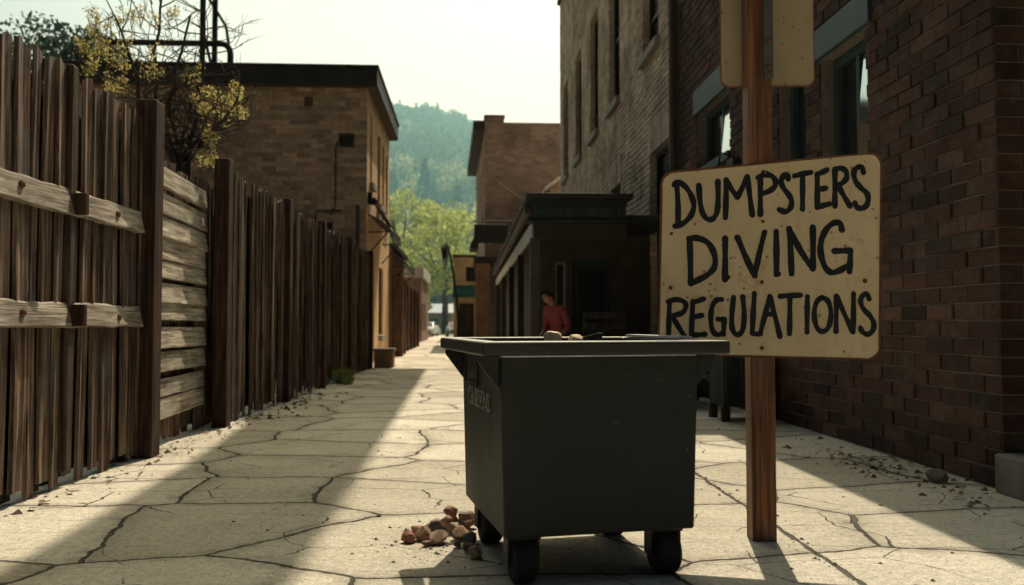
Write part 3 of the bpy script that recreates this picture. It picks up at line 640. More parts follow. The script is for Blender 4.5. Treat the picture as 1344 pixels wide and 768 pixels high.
def tuft(mb, x, y, r, n, h):
    for _ in range(n):
        a = rnd.uniform(0, 6.28); d = rnd.uniform(0, r); l = rnd.uniform(0.5, 1) * h; ln = rnd.uniform(0.2, 0.7)
        b = Vector((x + math.cos(a) * d, y + math.sin(a) * d, -0.01)); t = b + Vector((math.cos(a) * ln * l, math.sin(a) * ln * l, l)); w_ = Vector((-math.sin(a), math.cos(a), 0)) * 0.008
        mid = b.lerp(t, 0.55) + Vector((0, 0, 0.12 * l)); mb.add([b - w_, b + w_, mid + w_ * 1.6, mid - w_ * 1.6, t], [(0, 1, 2, 3), (3, 2, 4)])
m = MB(); tuft(m, -2.75, 18.6, 0.22, 120, 0.38); tuft(m, -2.6, 18.2, 0.15, 60, 0.22)
m.leaves((-2.72, 18.55, 0.15), 0.25, 150, 0.03, 0.7)
tag(m.build('weed', M['leaf']), 'green weed tuft growing at the foot of the plank fence', 'weed')

# ------------------------------------------------------------------ trees
def limb(mb, a, b, r0, r1, bend=0.1, n=5):
    a, b = Vector(a), Vector(b); L = (b - a).length; o = Vector((rnd.uniform(-1, 1), rnd.uniform(-1, 1), rnd.uniform(-0.4, 0.6))) * L * bend
    pts = [a.lerp(b, i / n) + o * math.sin(math.pi * i / n) for i in range(n + 1)]
    mb.tube(pts, [r0 + (r1 - r0) * i / n for i in range(n + 1)], 6, False); return pts
# bare spring tree with budding sprays, behind the fence
bt = thing('budding_tree', 'bare branching spring tree with yellow green buds behind the plank fence', 'tree', (-4.2, 11.6, 0))
wd = MB(); bl = MB()
Yb = 11.6
base = at(236, 560, Yb); base.z = 0
def twig(p, d, l, r, dep):
    e = p + d * l; pts = limb(wd, p, e, r, r * 0.55, 0.12, 4)
    if dep <= 0: return
    for k in range(rnd.randint(2, 3)):
        t = rnd.uniform(0.35, 1.0); q = p.lerp(e, t)
        nd = (d + Vector((rnd.gauss(0, 0.5), rnd.gauss(0, 0.4), rnd.gauss(0.12, 0.4)))).normalized()
        twig(q, nd, l * rnd.uniform(0.45, 0.75), r * 0.55, dep - 1)
stems = [((245, 215), (262, 125), (268, 40), (272, -30)), ((225, 215), (205, 130), (205, 70), (215, -20)), ((238, 215), (222, 150), (232, 90), (250, 20)), ((232, 220), (190, 150), (172, 80), (150, 20)), ((240, 215), (262, 190), (290, 160), (312, 130)), ((243, 200), (268, 178), (282, 170), (296, 160)), ((235, 215), (215, 175), (196, 140), (188, 120)), ((238, 200), (250, 150), (262, 110), (256, 90))]
for st in stems:
    ps = [base.lerp(at(st[0][0], st[0][1], Yb), 0.0)] + [at(x, y, Yb + rnd.uniform(-0.4, 0.4)) for x, y in st]
    fin = []
    for a, b in zip(ps, ps[1:]):
        fin += [a.lerp(b, t) + Vector((rnd.uniform(-.02, .02), rnd.uniform(-.05, .05), 0)) for t in (0, 0.33, 0.66)]
    fin.append(ps[-1]); n = len(fin)
    wd.tube(fin, [0.035 * (1 - 0.8 * i / n) + 0.005 for i in range(n)], 7, False)
    for i in range(4, n, 1):
        for _ in range(2):
            d = Vector((rnd.gauss(0, 1), rnd.gauss(0, 0.6), rnd.gauss(0.45, 0.6))).normalized(); twig(fin[i], d, rnd.uniform(0.25, 0.6), 0.010, 2)
def spray(px, py, n, rr=0.14):
    c = at(px, py, Yb + rnd.uniform(-0.5, 0.5))
    bl.leaves(c, rr, n, 0.021, 1.1)
    twig(c - Vector((0, 0, 0.2)), Vector((rnd.uniform(-.3, .3), 0, 1)).normalized(), 0.25, 0.006, 1)
for x0, y0, x1, y1, n in ((262, 150, 316, 122, 14), (244, 92, 262, 112, 6), (270, 165, 292, 190, 6), (262, 208, 290, 198, 6), (112, 62, 168, 88, 26), (140, 95, 165, 115, 7), (180, 60, 215, 110, 7), (256, 120, 290, 140, 6), (296, 112, 318, 150, 7), (160, 10, 230, 40, 9), (100, 20, 160, 50, 12)):
    for _ in range(n): spray(rnd.uniform(min(x0, x1) - 3, max(x0, x1) + 3), rnd.uniform(min(y0, y1) - 5, max(y0, y1) + 5), rnd.randint(25, 55), rnd.uniform(0.06, 0.12))
wd.build('trunk', M['bark'], bt); bl.build('crown', M['blossom'], bt)

def conifer(x, y, z, h, label, mat='conifer', dens=1.0, leaf=0.3, group=None):
    t = thing('conifer_tree', label, 'tree', (x, y, z), group=group)
    m = MB(); m.tube([(x, y, z - 0.3), (x, y, z + h * 0.9)], [h * 0.02, h * 0.004], 6); m.build('trunk', M['bark'], t)
    m = MB(); lv = int(14 * dens) + 4
    for i in range(lv):
        f = i / lv; zz = z + h * (0.12 + 0.86 * f); rr = h * 0.2 * (1 - f) ** 0.8 + 0.1
        for k in range(int(9 * (1 - f)) + 3):
            a = rnd.uniform(0, 6.28); L = rr * rnd.uniform(0.6, 1.1); d = Vector((math.cos(a), math.sin(a), -0.35))
            for q in range(int(5 * dens)):
                m.leaves(Vector((x, y, zz)) + d * L * (0.25 + 0.75 * rnd.random()), leaf * 0.6, 3, leaf, 0.5)
    m.build('crown', M[mat], t); return t
def decid(x, y, z, h, cr, label, mat, n=16, leaf=0.28, per=130, group=None, name='leafy_tree'):
    t = thing(name, label, 'tree', (x, y, z), group=group); m = MB(); c = MB()
    m.tube([(x, y, z - 0.3), (x + 0.1, y, z + h * 0.25), (x, y, z + h * 0.5)], [h * 0.03, h * 0.022, h * 0.014], 8)
    for i in range(n):
        u = rnd.uniform(-1, 1); a = rnd.uniform(0, 6.28); rr = cr * rnd.uniform(0.55, 1.0); s_ = math.sqrt(1 - u * u)
        p = Vector((x + rr * s_ * math.cos(a), y + rr * s_ * math.sin(a), z + h * 0.62 + rr * u * 0.85))
        limb(m, (x, y, z + h * rnd.uniform(0.3, 0.5)), p, h * 0.008, h * 0.002, 0.1, 4)
        c.leaves(p, cr * rnd.uniform(0.28, 0.45), per, leaf, 0.75, 0.25)
    m.build('trunk', M['bark'], t); c.build('crown', M[mat], t); return t
decid(-16.4, 34, 0, 17, 3.2, 'dark leafy tree rising over the fence left of the budding tree', 'conifer', 20, 0.11, 420)
decid(-20.5, 37, 0, 16, 3.4, 'second dark leafy tree mostly hidden behind the plank fence', 'conifer', 16, 0.13, 300)
decid(-3.0, 105, 0, 16.5, 6.4, 'large pale green airy tree at the end of the alley', 'leaf2', 26, 0.3, 150)
decid(-10.0, 118, 0.2, 23, 6.0, 'rounded bright green tree beside the far corner of the brown building', 'leaf2', 20, 0.34, 130)
decid(-13.0, 150, 2.5, 20, 6.5, 'mid green tree low on the hillside behind the rounded bright tree', 'leaf', 18, 0.4, 110)
decid(0.5, 150, 2.5, 22, 6.5, 'bushy tree on the slope above the green awning', 'leaf2', 18, 0.4, 110)
decid(-5.0, 165, 4, 21, 7, 'dark green tree on the slope behind the airy tree', 'leaf', 18, 0.42, 110)
decid(-6.6, 96, 0, 7.0, 3.0, 'low yellow green tree behind the blue roofed shed', 'leaf2', 14, 0.25, 100)
decid(7.0, 160, 3.5, 22, 7, 'green tree peeping past the red brick eave', 'leaf', 16, 0.42, 100)
decid(-22, 160, 3.5, 22, 8, 'broad green tree hidden behind the brown building', 'leaf', 16, 0.42, 90)
for (x, y, h, l) in ((-13.7, 262, 19, 'tall dark conifer standing alone on the hillside'), (-23.5, 258, 15, 'shorter dark conifer on the hillside beside the brown building'), (-8.6, 240, 13, 'small dark conifer low on the slope right of the tall one'), (-3.4, 252, 14, 'dark conifer on the slope near the red brick eave')):
    conifer(x, y, hill_z(x, y) - 0.5, h, l, mat='conifer_dark', leaf=0.8)

# ------------------------------------------------------------------ right: red brick building in front
RX = 4.15
PR = lambda u, z, i: (RX + i, u, z)
rb = thing('red_brick_building', 'dark red brown brick building with teal framed windows beside the sign', 'building', (6, 10, 0))
rw = [(13.05, 14.95, 4.05, 5.10), (10.08, 10.97, 2.55, 4.62), (8.49, 9.63, 2.55, 4.42)]
m = MB(); facade(m, lambda u, z, i: (RX + 0.02 + i, u, z), 16.25, 7.8, rw, 0.32, 6.36)
m.quad((RX + 0.02, 6.36, 0), (12, 6.36, 0), (12, 6.36, 7.8), (RX + 0.02, 6.36, 7.8)); m.quad((RX + 0.02, 6.36, 7.8), (12, 6.36, 7.8), (12, 16.25, 7.8), (RX + 0.02, 16.25, 7.8)); m.quad((12, 6.36, 0), (12, 16.25, 0), (12, 16.25, 7.8), (12, 6.36, 7.8))
m.build('wall', M['mortar'], rb)
def lay(P, u0, u1, z0, z1, holes, ln, ht, jt, jit=0.004, front=0.0, depth=0.05):
    mb = MB(); row = 0; z = z0
    while z < z1:
        u = u0 - (ln / 2 if row % 2 else 0)
        while u < u1:
            a, b = max(u, u0), min(u + ln - jt, u1); c, d = z, min(z + ht - jt, z1)
            segs = [(a, b)]
            for h in holes:
                if d <= h[2] + 0.02 or c >= h[3] - 0.02: continue
                ns = []
                for s0, s1 in segs:
                    if s1 <= h[0] or s0 >= h[1]: ns.append((s0, s1)); continue
                    if s0 < h[0]: ns.append((s0, h[0] - 0.004))
                    if s1 > h[1]: ns.append((h[1] + 0.004, s1))
                segs = ns
            for s0, s1 in segs:
                if s1 - s0 < 0.04: continue
                p = front + rnd.uniform(-jit, jit); t = rnd.uniform(-0.003, 0.003); e = 0.007
                x = [P(s0 + e, c + e, p + t), P(s1 - e, c + e, p - t), P(s1 - e, d - e, p - t), P(s0 + e, d - e, p + t), P(s0, c, p + 0.008), P(s1, c, p + 0.008), P(s1, d, p + 0.008), P(s0, d, p + 0.008), P(s0, c, p + depth), P(s1, c, p + depth), P(s1, d, p + depth), P(s0, d, p + depth)]
                mb.add(x, [(0, 1, 2, 3)] + [(4 + k, 4 + (k + 1) % 4, (k + 1) % 4, k) for k in range(4)] + [(8 + k, 8 + (k + 1) % 4, 4 + (k + 1) % 4, 4 + k) for k in range(4)])
            u += ln
        z += ht; row += 1
    return mb
LH = [(12.9, 15.1, 5.10, 5.55), (8.35, 9.77, 4.42, 4.78), (9.95, 11.1, 4.62, 4.98)]
lay(PR, 6.36, 16.15, 0.02, 7.6, rw + LH, 0.42, 0.146, 0.016, 0.009).build('brick_facing', M['bricks_red'], rb)
for w_, lh in zip(rw, (LH[0], LH[2], LH[1])):
    wn = window(PR, rb, *w_, 0.22, M['teal'], M['glass'], 0.11, None, 1 if w_ is not rw[1] else 0, 0, (0.12, 0.46, 0.09, 0.0) if w_ is not rw[1] else None)
    m = MB(); pbox(m, PR, lh[0], lh[1], lh[2] + 0.003, lh[3], -0.035, 0.3); m.build('lintel', M['teal'], wn, bevel=0.01)
    m = MB(); pbox(m, PR, w_[0] - 0.08, w_[1] + 0.08, w_[2] - 0.14, w_[2] - 0.003, -0.07, 0.2); m.build('sill', M['teal'], wn, bevel=0.01)
ew = lay(lambda u, z, i: (RX + u, 6.34 + i, z), 0.0, 2.6, 0.02, 7.6, [], 0.42, 0.146, 0.016, 0.004).build('end_facing', M['bricks_red'], rb)
m = MB(); m.bb(4.06, 6.6, 5.92, 6.325, -0.01, 0.30); m.build('stone_base', M['stone'], rb, bevel=0.02)
m = MB(); m.bb(RX - 0.12, RX - 0.006, 12.55, 12.85, 3.6, 3.85); m.bb(RX - 0.28, RX - 0.12, 12.6, 12.8, 3.62, 3.70); m.tube([(RX - 0.1, 12.7, 3.9), (RX - 0.26, 12.7, 3.95), (RX - 0.3, 12.7, 3.72)], 0.018, 6); m.build('wall_lamp', M['black'], rb)

# tan brick building behind it
tb = thing('tan_brick_building', 'tall tan brick building with narrow upper windows and stone sills behind the porch', 'building', (8, 27, 0))
PT = lambda u, z, i: (RX + i, u, z)
tw_ = [(c - 0.85, c + 0.85, 7.55, 11.55) for c in (35.4, 31.3, 27.3, 23.5, 18.7)]
tl = [(17.1, 18.9, 0.1, 5.15), (22.6, 24.3, 2.2, 5.15)]
m = MB(); TPF = lambda u, z, i: (RX + 0.02 + i, u, z)
tw_[4] = (tw_[4][0], tw_[4][1], tw_[4][2], 9.3)
steps = [(16.45, 21.2, 9.9), (21.2, 29.4, 12.9), (29.4, 37.7, 15.9)]
for a, b, h in steps:
    facade(m, TPF, b, h, [q for q in tw_ + tl if a <= (q[0] + q[1]) / 2 < b], 0.30, a)
    m.quad((RX + 0.02, a, h), (14, a, h), (14, b, h), (RX + 0.02, b, h)); m.quad((RX + 0.02, a, 0), (14, a, 0), (14, a, h), (RX + 0.02, a, h))
m.quad((RX + 0.02, 37.7, 0), (14, 37.7, 0), (14, 37.7, 15.9), (RX + 0.02, 37.7, 15.9)); m.build('wall', M['brick_tan'], tb)
TH = [(a - 0.15, b + 0.15, d, d + 0.75) for a, b, c, d in tl] + [(a - 0.1, b + 0.1, d, d + 0.4) for a, b, c, d in tw_]
tf = lay(PT, 16.5, 21.2, 0.02, 9.8, tw_ + tl + TH, 0.40, 0.135, 0.02, 0.009, -0.012, 0.06)
for a, b, h in ((21.2, 29.4, 12.8), (29.4, 37.65, 15.8)): q = lay(PT, a, b, 3.3, h, tw_ + tl + TH, 0.40, 0.135, 0.02, 0.007, -0.012, 0.06); tf.add(q.v, q.f)
tf.build('brick_facing', M['bricks_tan'], tb)
for (a, b, c, d), lh in zip(tl + tw_, TH):
    wn = window(PT, tb, a, b, c, d, 0.2, M['darkframe'], M['glass'], 0.1, M['sillstone'], 1, 1)
    m = MB(); n = max(5, int((lh[1] - lh[0]) / 0.17)); k = (lh[1] - lh[0]) / n
    for i in range(n): pbox(m, PT, lh[0] + i * k + 0.006, lh[0] + (i + 1) * k - 0.006, lh[2] + 0.004, lh[3] - 0.01, -0.03 + rnd.uniform(-.006, .006), 0.1)
    m.build('lintel', M['bricks_tan'], wn)
m = MB(); m.bb(RX - 0.12, RX + 0.2, 29.4, 37.85, 15.903, 16.1); m.build('cornice', M['roofdark'], tb, bevel=0.02)
ds = MB(); ds.tube([(RX - 0.1, 16.32, 0.05), (RX - 0.1, 16.32, 7), (RX - 0.1, 16.32, 9.8)], 0.085, 10); ds.build('downspout', M['copper'], tb)
m = MB(); m.bb(RX - 0.05, RX - 0.02, 16.19, 16.24, 0.05, 7.7); m.build('corner_strip', M['pipe'], tb)

# ------------------------------------------------------------------ porch
pc = thing('shop_porch', 'dark porch with cornice letters, pale eave board and timber posts on the alley side', 'porch', (2.4, 25, 0))
px0, px1, py0, py1 = 1.20, 3.06, 16.0, 37.5
m = MB(); m.bb(px0 + 0.1, RX - 0.03, py0 + 0.15, py1, 3.30, 3.42); m.bb(px0 - 0.10, px1 + 0.1, py0 - 0.12, py1, 3.70, 3.80); m.bb(px0, px1, py0, py0 + 0.3, 3.56, 3.697); m.bb(px0 - 0.06, px1 + 0.05, py0 - 0.07, py0 + 0.3, 3.24, 3.297); m.bb(px0 + 0.3, px1, py0 + 0.3, py1, 3.423, 3.697)
m.build('roof', M['roofdark'], pc, bevel=0.008)
m = MB(); m.bb(px0 + 0.03, px1 - 0.02, py0 + 0.02, py0 + 0.14, 3.30, 3.557); fr = m.build('frieze', M['teal'], pc)
m = MB()
def letter(ch, u0, w_, z0, h, y, t=0.028):
    def bar(a, b):
        A = Vector((u0 + a[0] * w_, y, z0 + a[1] * h)); B = Vector((u0 + b[0] * w_, y, z0 + b[1] * h)); d = (B - A).normalized(); nn = Vector((-d.z, 0, d.x)) * t / 2
        m.prism([A - nn - d * t / 2, A + nn - d * t / 2, B + nn + d * t / 2, B - nn + d * t / 2], (0, -0.012, 0))
    S = {'N': [((0, 0), (0, 1)), ((0, 1), (1, 0)), ((1, 0), (1, 1))], 'H': [((0, 0), (0, 1)), ((1, 0), (1, 1)), ((0, .5), (1, .5))], 'I': [((.5, 0), (.5, 1))], 'E': [((0, 0), (0, 1)), ((0, 1), (1, 1)), ((0, .5), (.8, .5)), ((0, 0), (1, 0))], 'B': [((0, 0), (0, 1)), ((0, 1), (1, 1)), ((0, .5), (1, .5)), ((0, 0), (1, 0)), ((1, 0), (1, 1))], 'D': [((0, 0), (0, 1)), ((0, 1), (1, .9)), ((0, 0), (1, .1)), ((1, .1), (1, .9))], 'M': [((0, 0), (0, 1)), ((0, 1), (.5, .4)), ((.5, .4), (1, 1)), ((1, 1), (1, 0))], 'U': [((0, 0), (0, 1)), ((1, 0), (1, 1)), ((0, 0), (1, 0))]}
    for a, b in S[ch]: bar(a, b)
for i, ch in enumerate('MEBBDNUBI'): letter(ch, 1.29 + i * 0.195, 0.11, 3.335, 0.19, py0 + 0.017)
m.build('lettering', plain('dull letter paint', (0.08, 0.088, 0.083), 0.7, 0.3, 8, 0.1), fr)
m = MB(); m.bb(px0 + 0.05, px1, py0 + 0.06, py0 + 0.26, 2.95, 3.237); m.build('beam', plain('dark brown fascia', (0.05, 0.044, 0.036), 0.7, 0.2, 3, 0.1), pc)
m = MB(); m.bb(px0 + 0.02, px0 + 0.08, py0 + 0.31, py1, 3.02, 3.28); m.build('eave_board', M['white'], pc)
m = MB(); m.bb(px0 - 0.12, px0 + 0.0, py0 + 0.05, py1, 3.42, 3.55); m.build('gutter', M['copper'], pc, bevel=0.02)
for y in (16.6, 20.8, 25.2, 30.8, 37.0):
    m = MB(); a = 0.10 if y < 17 else 0.075
    m.bb(px0 + 0.02, px0 + 0.02 + 2 * a, y - a, y + a, 0.15, 3.0); p_ = m.build('post', plain('porch post', (0.10, 0.095, 0.08), 0.8, 0.3, 4, 0.2) if y < 17 else M['tarwood'], pc, bevel=0.01)
m = MB()
for k in range(9): m.bb(px0 - 0.05, RX - 0.04, 14.6 + k * 0.31, 14.6 + k * 0.31 + 0.30, 0.0, 0.15)
m.bb(px0 - 0.05, RX - 0.04, 17.4, py1, 0.0, 0.148); m.build('boardwalk', M['tarwood'], pc)
PB = lambda u, z, i: (u, 18.9 + i, z)
m = MB(); hb = [(1.95, 2.2, 1.2, 2.7), (2.35, 3.25, 0.15, 2.75)]; facade(m, PB, RX - 0.04, 3.29, hb, 0.12, 1.62, 0.15)
for k in range(9): m.bb(1.62, 1.64 + 0.02, 19.0 + k * 2, 20.96 + k * 2, 0.15, 3.29)
m.build('back_wall', plain('porch wall boards', (0.085, 0.08, 0.065), 0.85, 0.3, 3, 0.3), pc)
m = MB(); pbox(m, PB, *hb[1], 0.08, 0.12); d_ = m.build('door', M['teal'], pc)
m = MB(); pbox(m, PB, 2.5, 3.1, 1.3, 2.5, 0.06, 0.078); m.build('pane', M['glass'], d_)
window(PB, pc, *hb[0], 0.08, M['sillstone'], M['glass'], 0.05, None, 0, 0)

# upright pallet by the porch, cabinet by the brick wall
pl = thing('wooden_pallet', 'dark slatted wooden pallet standing upright in front of the porch door', 'pallet', (2.55, 15.4, 0.15))
rt = Matrix.Rotation(R(-9), 3, 'X')
m = MB()
for k in range(7): m.box(Vector((2.55, 15.4, 0.15)) + rt @ Vector((0, 0, 0.12 + k * 0.2)), (0.78, 0.03, 0.13), rt)
m.build('slat', M['tarwood'], pl)
for x in (-0.36, 0, 0.36):
    m = MB(); m.box(Vector((2.55 + x, 15.4, 0.15)) + rt @ Vector((0, 0.06, 0.69)), (0.06, 0.085, 1.38), rt); m.build('stringer', M['tarwood'], pl)
cb = thing('timber_cabinet', 'dark green slatted timber cabinet on short legs against the red brick wall', 'cabinet', (3.72, 11.3, 0))
m = MB()
for k in range(7): m.bb(3.40 + k * 0.093, 3.40 + k * 0.093 + 0.086, 10.98, 11.0, 0.2, 1.25)
for k in range(8): m.bb(3.38, 3.40, 11.0 + k * 0.08, 11.075 + k * 0.08, 0.2, 1.25)
m.bb(3.40, 4.06, 11.0, 11.62, 0.2, 1.25); m.build('body', wood('dark green boards', (0.02, 0.028, 0.024), (0.05, 0.062, 0.052), 2), cb)
m = MB(); m.bb(3.32, 4.1, 10.92, 11.68, 1.253, 1.30); m.build('top', M['teal'], cb, bevel=0.01)
for x, y in ((3.41, 11.02), (4.0, 11.02), (3.41, 11.58), (4.0, 11.58)):
    m = MB(); m.bb(x - 0.05, x + 0.05, y - 0.05, y + 0.05, 0, 0.2 if y > 11.3 or x > 3.6 else 0.197); m.build('leg', M['tarwood'], cb)
bn = thing('iron_bench', 'small dark bench with pale armrest behind the green cabinet', 'bench', (3.55, 13.2, 0))
m = MB()
for k in range(4): m.bb(3.3 + k * 0.13, 3.41 + k * 0.13, 12.5, 14.1, 0.44, 0.48)
m.build('seat', M['tarwood'], bn)
m = MB()
for k in range(3): m.bb(3.90, 3.94, 12.5, 14.1, 0.55 + k * 0.16, 0.68 + k * 0.16)
m.build('backrest', M['tarwood'], bn)
for y in (12.52, 14.04):
    m = MB(); m.bb(3.3, 3.36, y, y + 0.06, 0, 0.7); m.bb(3.86, 3.9, y, y + 0.06, 0, 1.0); m.bb(3.2, 3.42, y - 0.02, y + 0.08, 0, 0.06); m.build('leg', M['black'], bn)
    m = MB(); m.bb(3.22, 3.88, y - 0.02, y + 0.07, 0.70, 0.74); m.build('armrest', M['slat'], bn)

# ------------------------------------------------------------------ middle red building, hanging board, gable, lamp, green awning shop
mb_ = thing('faded_red_building', 'faded red brick building with deep eave beyond the porch, facing the alley', 'building', (3, 52, 0))
dxm = -0.025
PA = lambda u, z, i: (0.86 + dxm * u + i, 45 + u, z)
PN = lambda u, z, i: (0.86 + u, 45 + i, z)
mh = [(1.5, 2.6, 7.2, 10.4), (4.5, 5.6, 7.2, 10.4), (8, 9.1, 7.2, 10.4)]
m = MB(); facade(m, PA, 14, 12.0, mh, 0.2); facade(m, PN, 9, 12.0, [], 0.2); m.quad((9.86, 45, 0), (9.86, 59, 0), (9.86, 59, 12), (9.86, 45, 12)); m.quad(PA(14, 0, 0), (9.86, 59, 0), (9.86, 59, 12), PA(14, 12, 0)); m.build('wall', M['brick_mid'], mb_)
for a in mh: window(PA, mb_, *a, 0.12, M['darkframe'], M['glass'], 0.08, M['sillstone'])
m = MB(); m.add([PA(u, z, i) for u in (-0.15, 14.2) for z, i in ((11.75, -0.62), (12.25, -0.62), (12.25, 0.0), (11.75, 0.0))], [(0, 1, 2, 3), (4, 7, 6, 5), (0, 4, 5, 1), (1, 5, 6, 2), (2, 6, 7, 3), (3, 7, 4, 0)]); e_ = m.build('eave', M['roofdark'], mb_)
m = MB(); m.bb(0.86, 1.9, 44.95, 45.6, 12.003, 12.5); m.bb(1.903, 9.9, 44.93, 45.3, 12.003, 12.18); m.build('parapet', M['brick_mid'], mb_)
m = MB(); m.bb(0.82, 1.95, 44.9, 45.65, 12.503, 12.58); m.build('coping', M['roofdark'], mb_)
m = MB(); m.add([PA(u, z, i) for u in (9.5, 12.5) for z, i in ((6.2, -0.5), (6.5, -0.5), (7.4, -0.004), (6.2, -0.004))], [(0, 1, 2, 3), (4, 7, 6, 5), (0, 4, 5, 1), (1, 5, 6, 2), (2, 6, 7, 3), (3, 7, 4, 0)]); m.build('hood', M['roofdark'], mb_)
m = MB(); m.bb(0.35, 1.05, 41.2, 41.9, 0, 4.3); m.build('pier', M['brick_far'], mb_, bevel=0.02)
m = MB(); m.bb(0.25, 3.0, 41.1, 45.0, 4.303, 4.6); m.build('canopy', M['roofdark'], mb_)
hb_ = thing('hanging_board', 'blank dark board sign hanging out over the alley beyond the porch', 'sign', (1.0, 40, 5.6))
m = MB(); m.bb(0.26, 1.86, 39.95, 40.05, 5.15, 6.05); m.build('board', M['roofdark'], hb_, bevel=0.02)
m = MB(); m.tube([(0.2, 40, 6.2), (3.0, 40, 6.2)], 0.04, 6); m.tube([(0.5, 40, 6.2), (0.5, 40, 6.04)], 0.02, 5); m.tube([(1.6, 40, 6.2), (1.6, 40, 6.04)], 0.02, 5); m.build('bracket', M['black'], hb_)
m = MB(); pp = [at(644, 228, 44.8), at(690, 262, 37.0)]
m.tube([pp[0].lerp(pp[1], t) - Vector((0, 0, 0.5 * t * (1 - t))) for t in [i / 10 for i in range(11)]], 0.014, 5); tag(m.build('overhead_wire', M['black']), 'thin dark wire slanting from the faded red wall to the porch roof', 'wire')
gb = thing('white_gable_house', 'pale house corner with white gable edge between the red and tan buildings', 'house', (5.2, 41.5, 0))
m = MB(); m.add([(3.9, 40, 0), (8, 40, 0), (8, 40, 10.9), (3.9, 40, 7.85), (3.9, 44.5, 0), (3.9, 44.5, 7.85)], [(0, 1, 2, 3), (4, 0, 3, 5)]); m.build('wall', M['brick_mid'], gb)
m = MB(); m.add([(3.66, 39.85, 7.70), (8, 39.85, 10.93), (8, 44.4, 10.93), (3.66, 44.4, 7.70), (3.66, 39.85, 7.86), (8, 39.85, 11.1), (8, 44.4, 11.1), (3.66, 44.4, 7.86)], [(0, 3, 2, 1), (4, 5, 6, 7), (0, 1, 5, 4), (3, 0, 4, 7), (1, 2, 6, 5), (2, 3, 7, 6)]); m.build('roof', M['white'], gb)

lp = thing('street_lamp', 'black curved street lamp with glass lantern far down the alley', 'street lamp', (-0.55, 48, 0))
m = MB(); m.lathe((-0.55, 48, 0), [(0.22, 0), (0.22, 0.3), (0.13, 0.45), (0.1, 1.2), (0.075, 1.3)], 12); m.tube([(-0.55, 48, 1.2), (-0.68, 48, 2.6), (-0.85, 48, 4.0), (-1.05, 48, 5.2), (-1.2, 48, 5.75), (-1.33, 48, 5.9), (-1.42, 48, 5.75)], [0.08, 0.075, 0.07, 0.06, 0.05, 0.045, 0.04], 8); m.build('pole', M['black'], lp)
m = MB(); m.lathe((-1.40, 48, 5.0), [(0.05, 0), (0.13, 0.1), (0.2, 0.55), (0.14, 0.62)], 8); m.build('lantern', M['glass'], lp)
m = MB(); m.lathe((-1.40, 48, 5.6), [(0.25, 0), (0.12, 0.14), (0.03, 0.22)], 8); m.build('cap', M['black'], lp)

gs = thing('green_awning_shop', 'tan shop with dark green awning at the far right of the alley', 'shop', (1.2, 66, 0))
PQ = lambda u, z, i: (-1.1 + u, 62 + i, z)
gh = [(0.4, 1.5, 0.1, 2.8), (2.0, 3.6, 0.6, 2.8), (0.9, 1.7, 4.4, 5.5)]
m = MB(); facade(m, PQ, 6, 6.2, gh, 0.2); m.quad((-1.1, 62, 0), (-1.1, 72, 0), (-1.1, 72, 6.2), (-1.1, 62, 6.2)); m.build('wall', plain('ochre plaster', (0.42, 0.33, 0.19), 0.9, 0.2, 1.5, 0.3), gs)
for a in gh[1:]: window(PQ, gs, *a, 0.12, M['darkframe'], M['glass'], 0.08)
m = MB(); pbox(m, PQ, *gh[0], 0.13, 0.18); m.build('door', M['tarwood'], gs)
m = MB(); m.add([(-1.15, 61.98, 4.1), (3, 61.98, 4.1), (3, 60.9, 3.5), (-1.15, 60.9, 3.5), (-1.15, 60.9, 3.2), (3, 60.9, 3.2)], [(0, 1, 2, 3), (3, 2, 5, 4)]); a_ = m.build('awning', plain('green canvas', (0.02, 0.10, 0.08), 0.8, 0.2, 3, 0.2), gs); a_.modifiers.new('t', 'SOLIDIFY').thickness = 0.03
m = MB(); m.bb(-1.2, 5, 61.9, 72.1, 6.203, 6.4); m.build('roof', M['roofdark'], gs)

bs = thing('blue_roofed_shed', 'orange timber shed with blue roof behind the parked cars', 'shed', (-6, 126, 0))
PZ = lambda u, z, i: (-9.5 + u, 124 + i, z)
zh = [(1.2, 2.6, 0.1, 2.2), (3.6, 5.2, 0.9, 2.2)]
m = MB(); facade(m, PZ, 7.2, 2.9, zh, 0.2); m.quad((-2.3, 124, 0), (-2.3, 130, 0), (-2.3, 130, 2.9), (-2.3, 124, 2.9)); m.quad((-9.5, 124, 0), (-9.5, 130, 0), (-9.5, 130, 2.9), (-9.5, 124, 2.9)); m.build('wall', plain('orange boards', (0.55, 0.27, 0.10), 0.85, 0.3, 1.0, 0.2), bs)
m = MB(); m.add([(-9.9, 123.5, 2.9), (-2.0, 123.5, 2.9), (-2.0, 127, 4.3), (-9.9, 127, 4.3), (-2.0, 130.5, 2.9), (-9.9, 130.5, 2.9)], [(0, 1, 2, 3), (3, 2, 4, 5)]); m.build('roof', plain('blue roofing', (0.10, 0.22, 0.30), 0.5, 0.2, 1, 0.1), bs)
m = MB(); pbox(m, PZ, *zh[0], 0.1, 0.15); m.build('door', M['white'], bs); window(PZ, bs, *zh[1], 0.1, M['white'], M['glass'], 0.1)

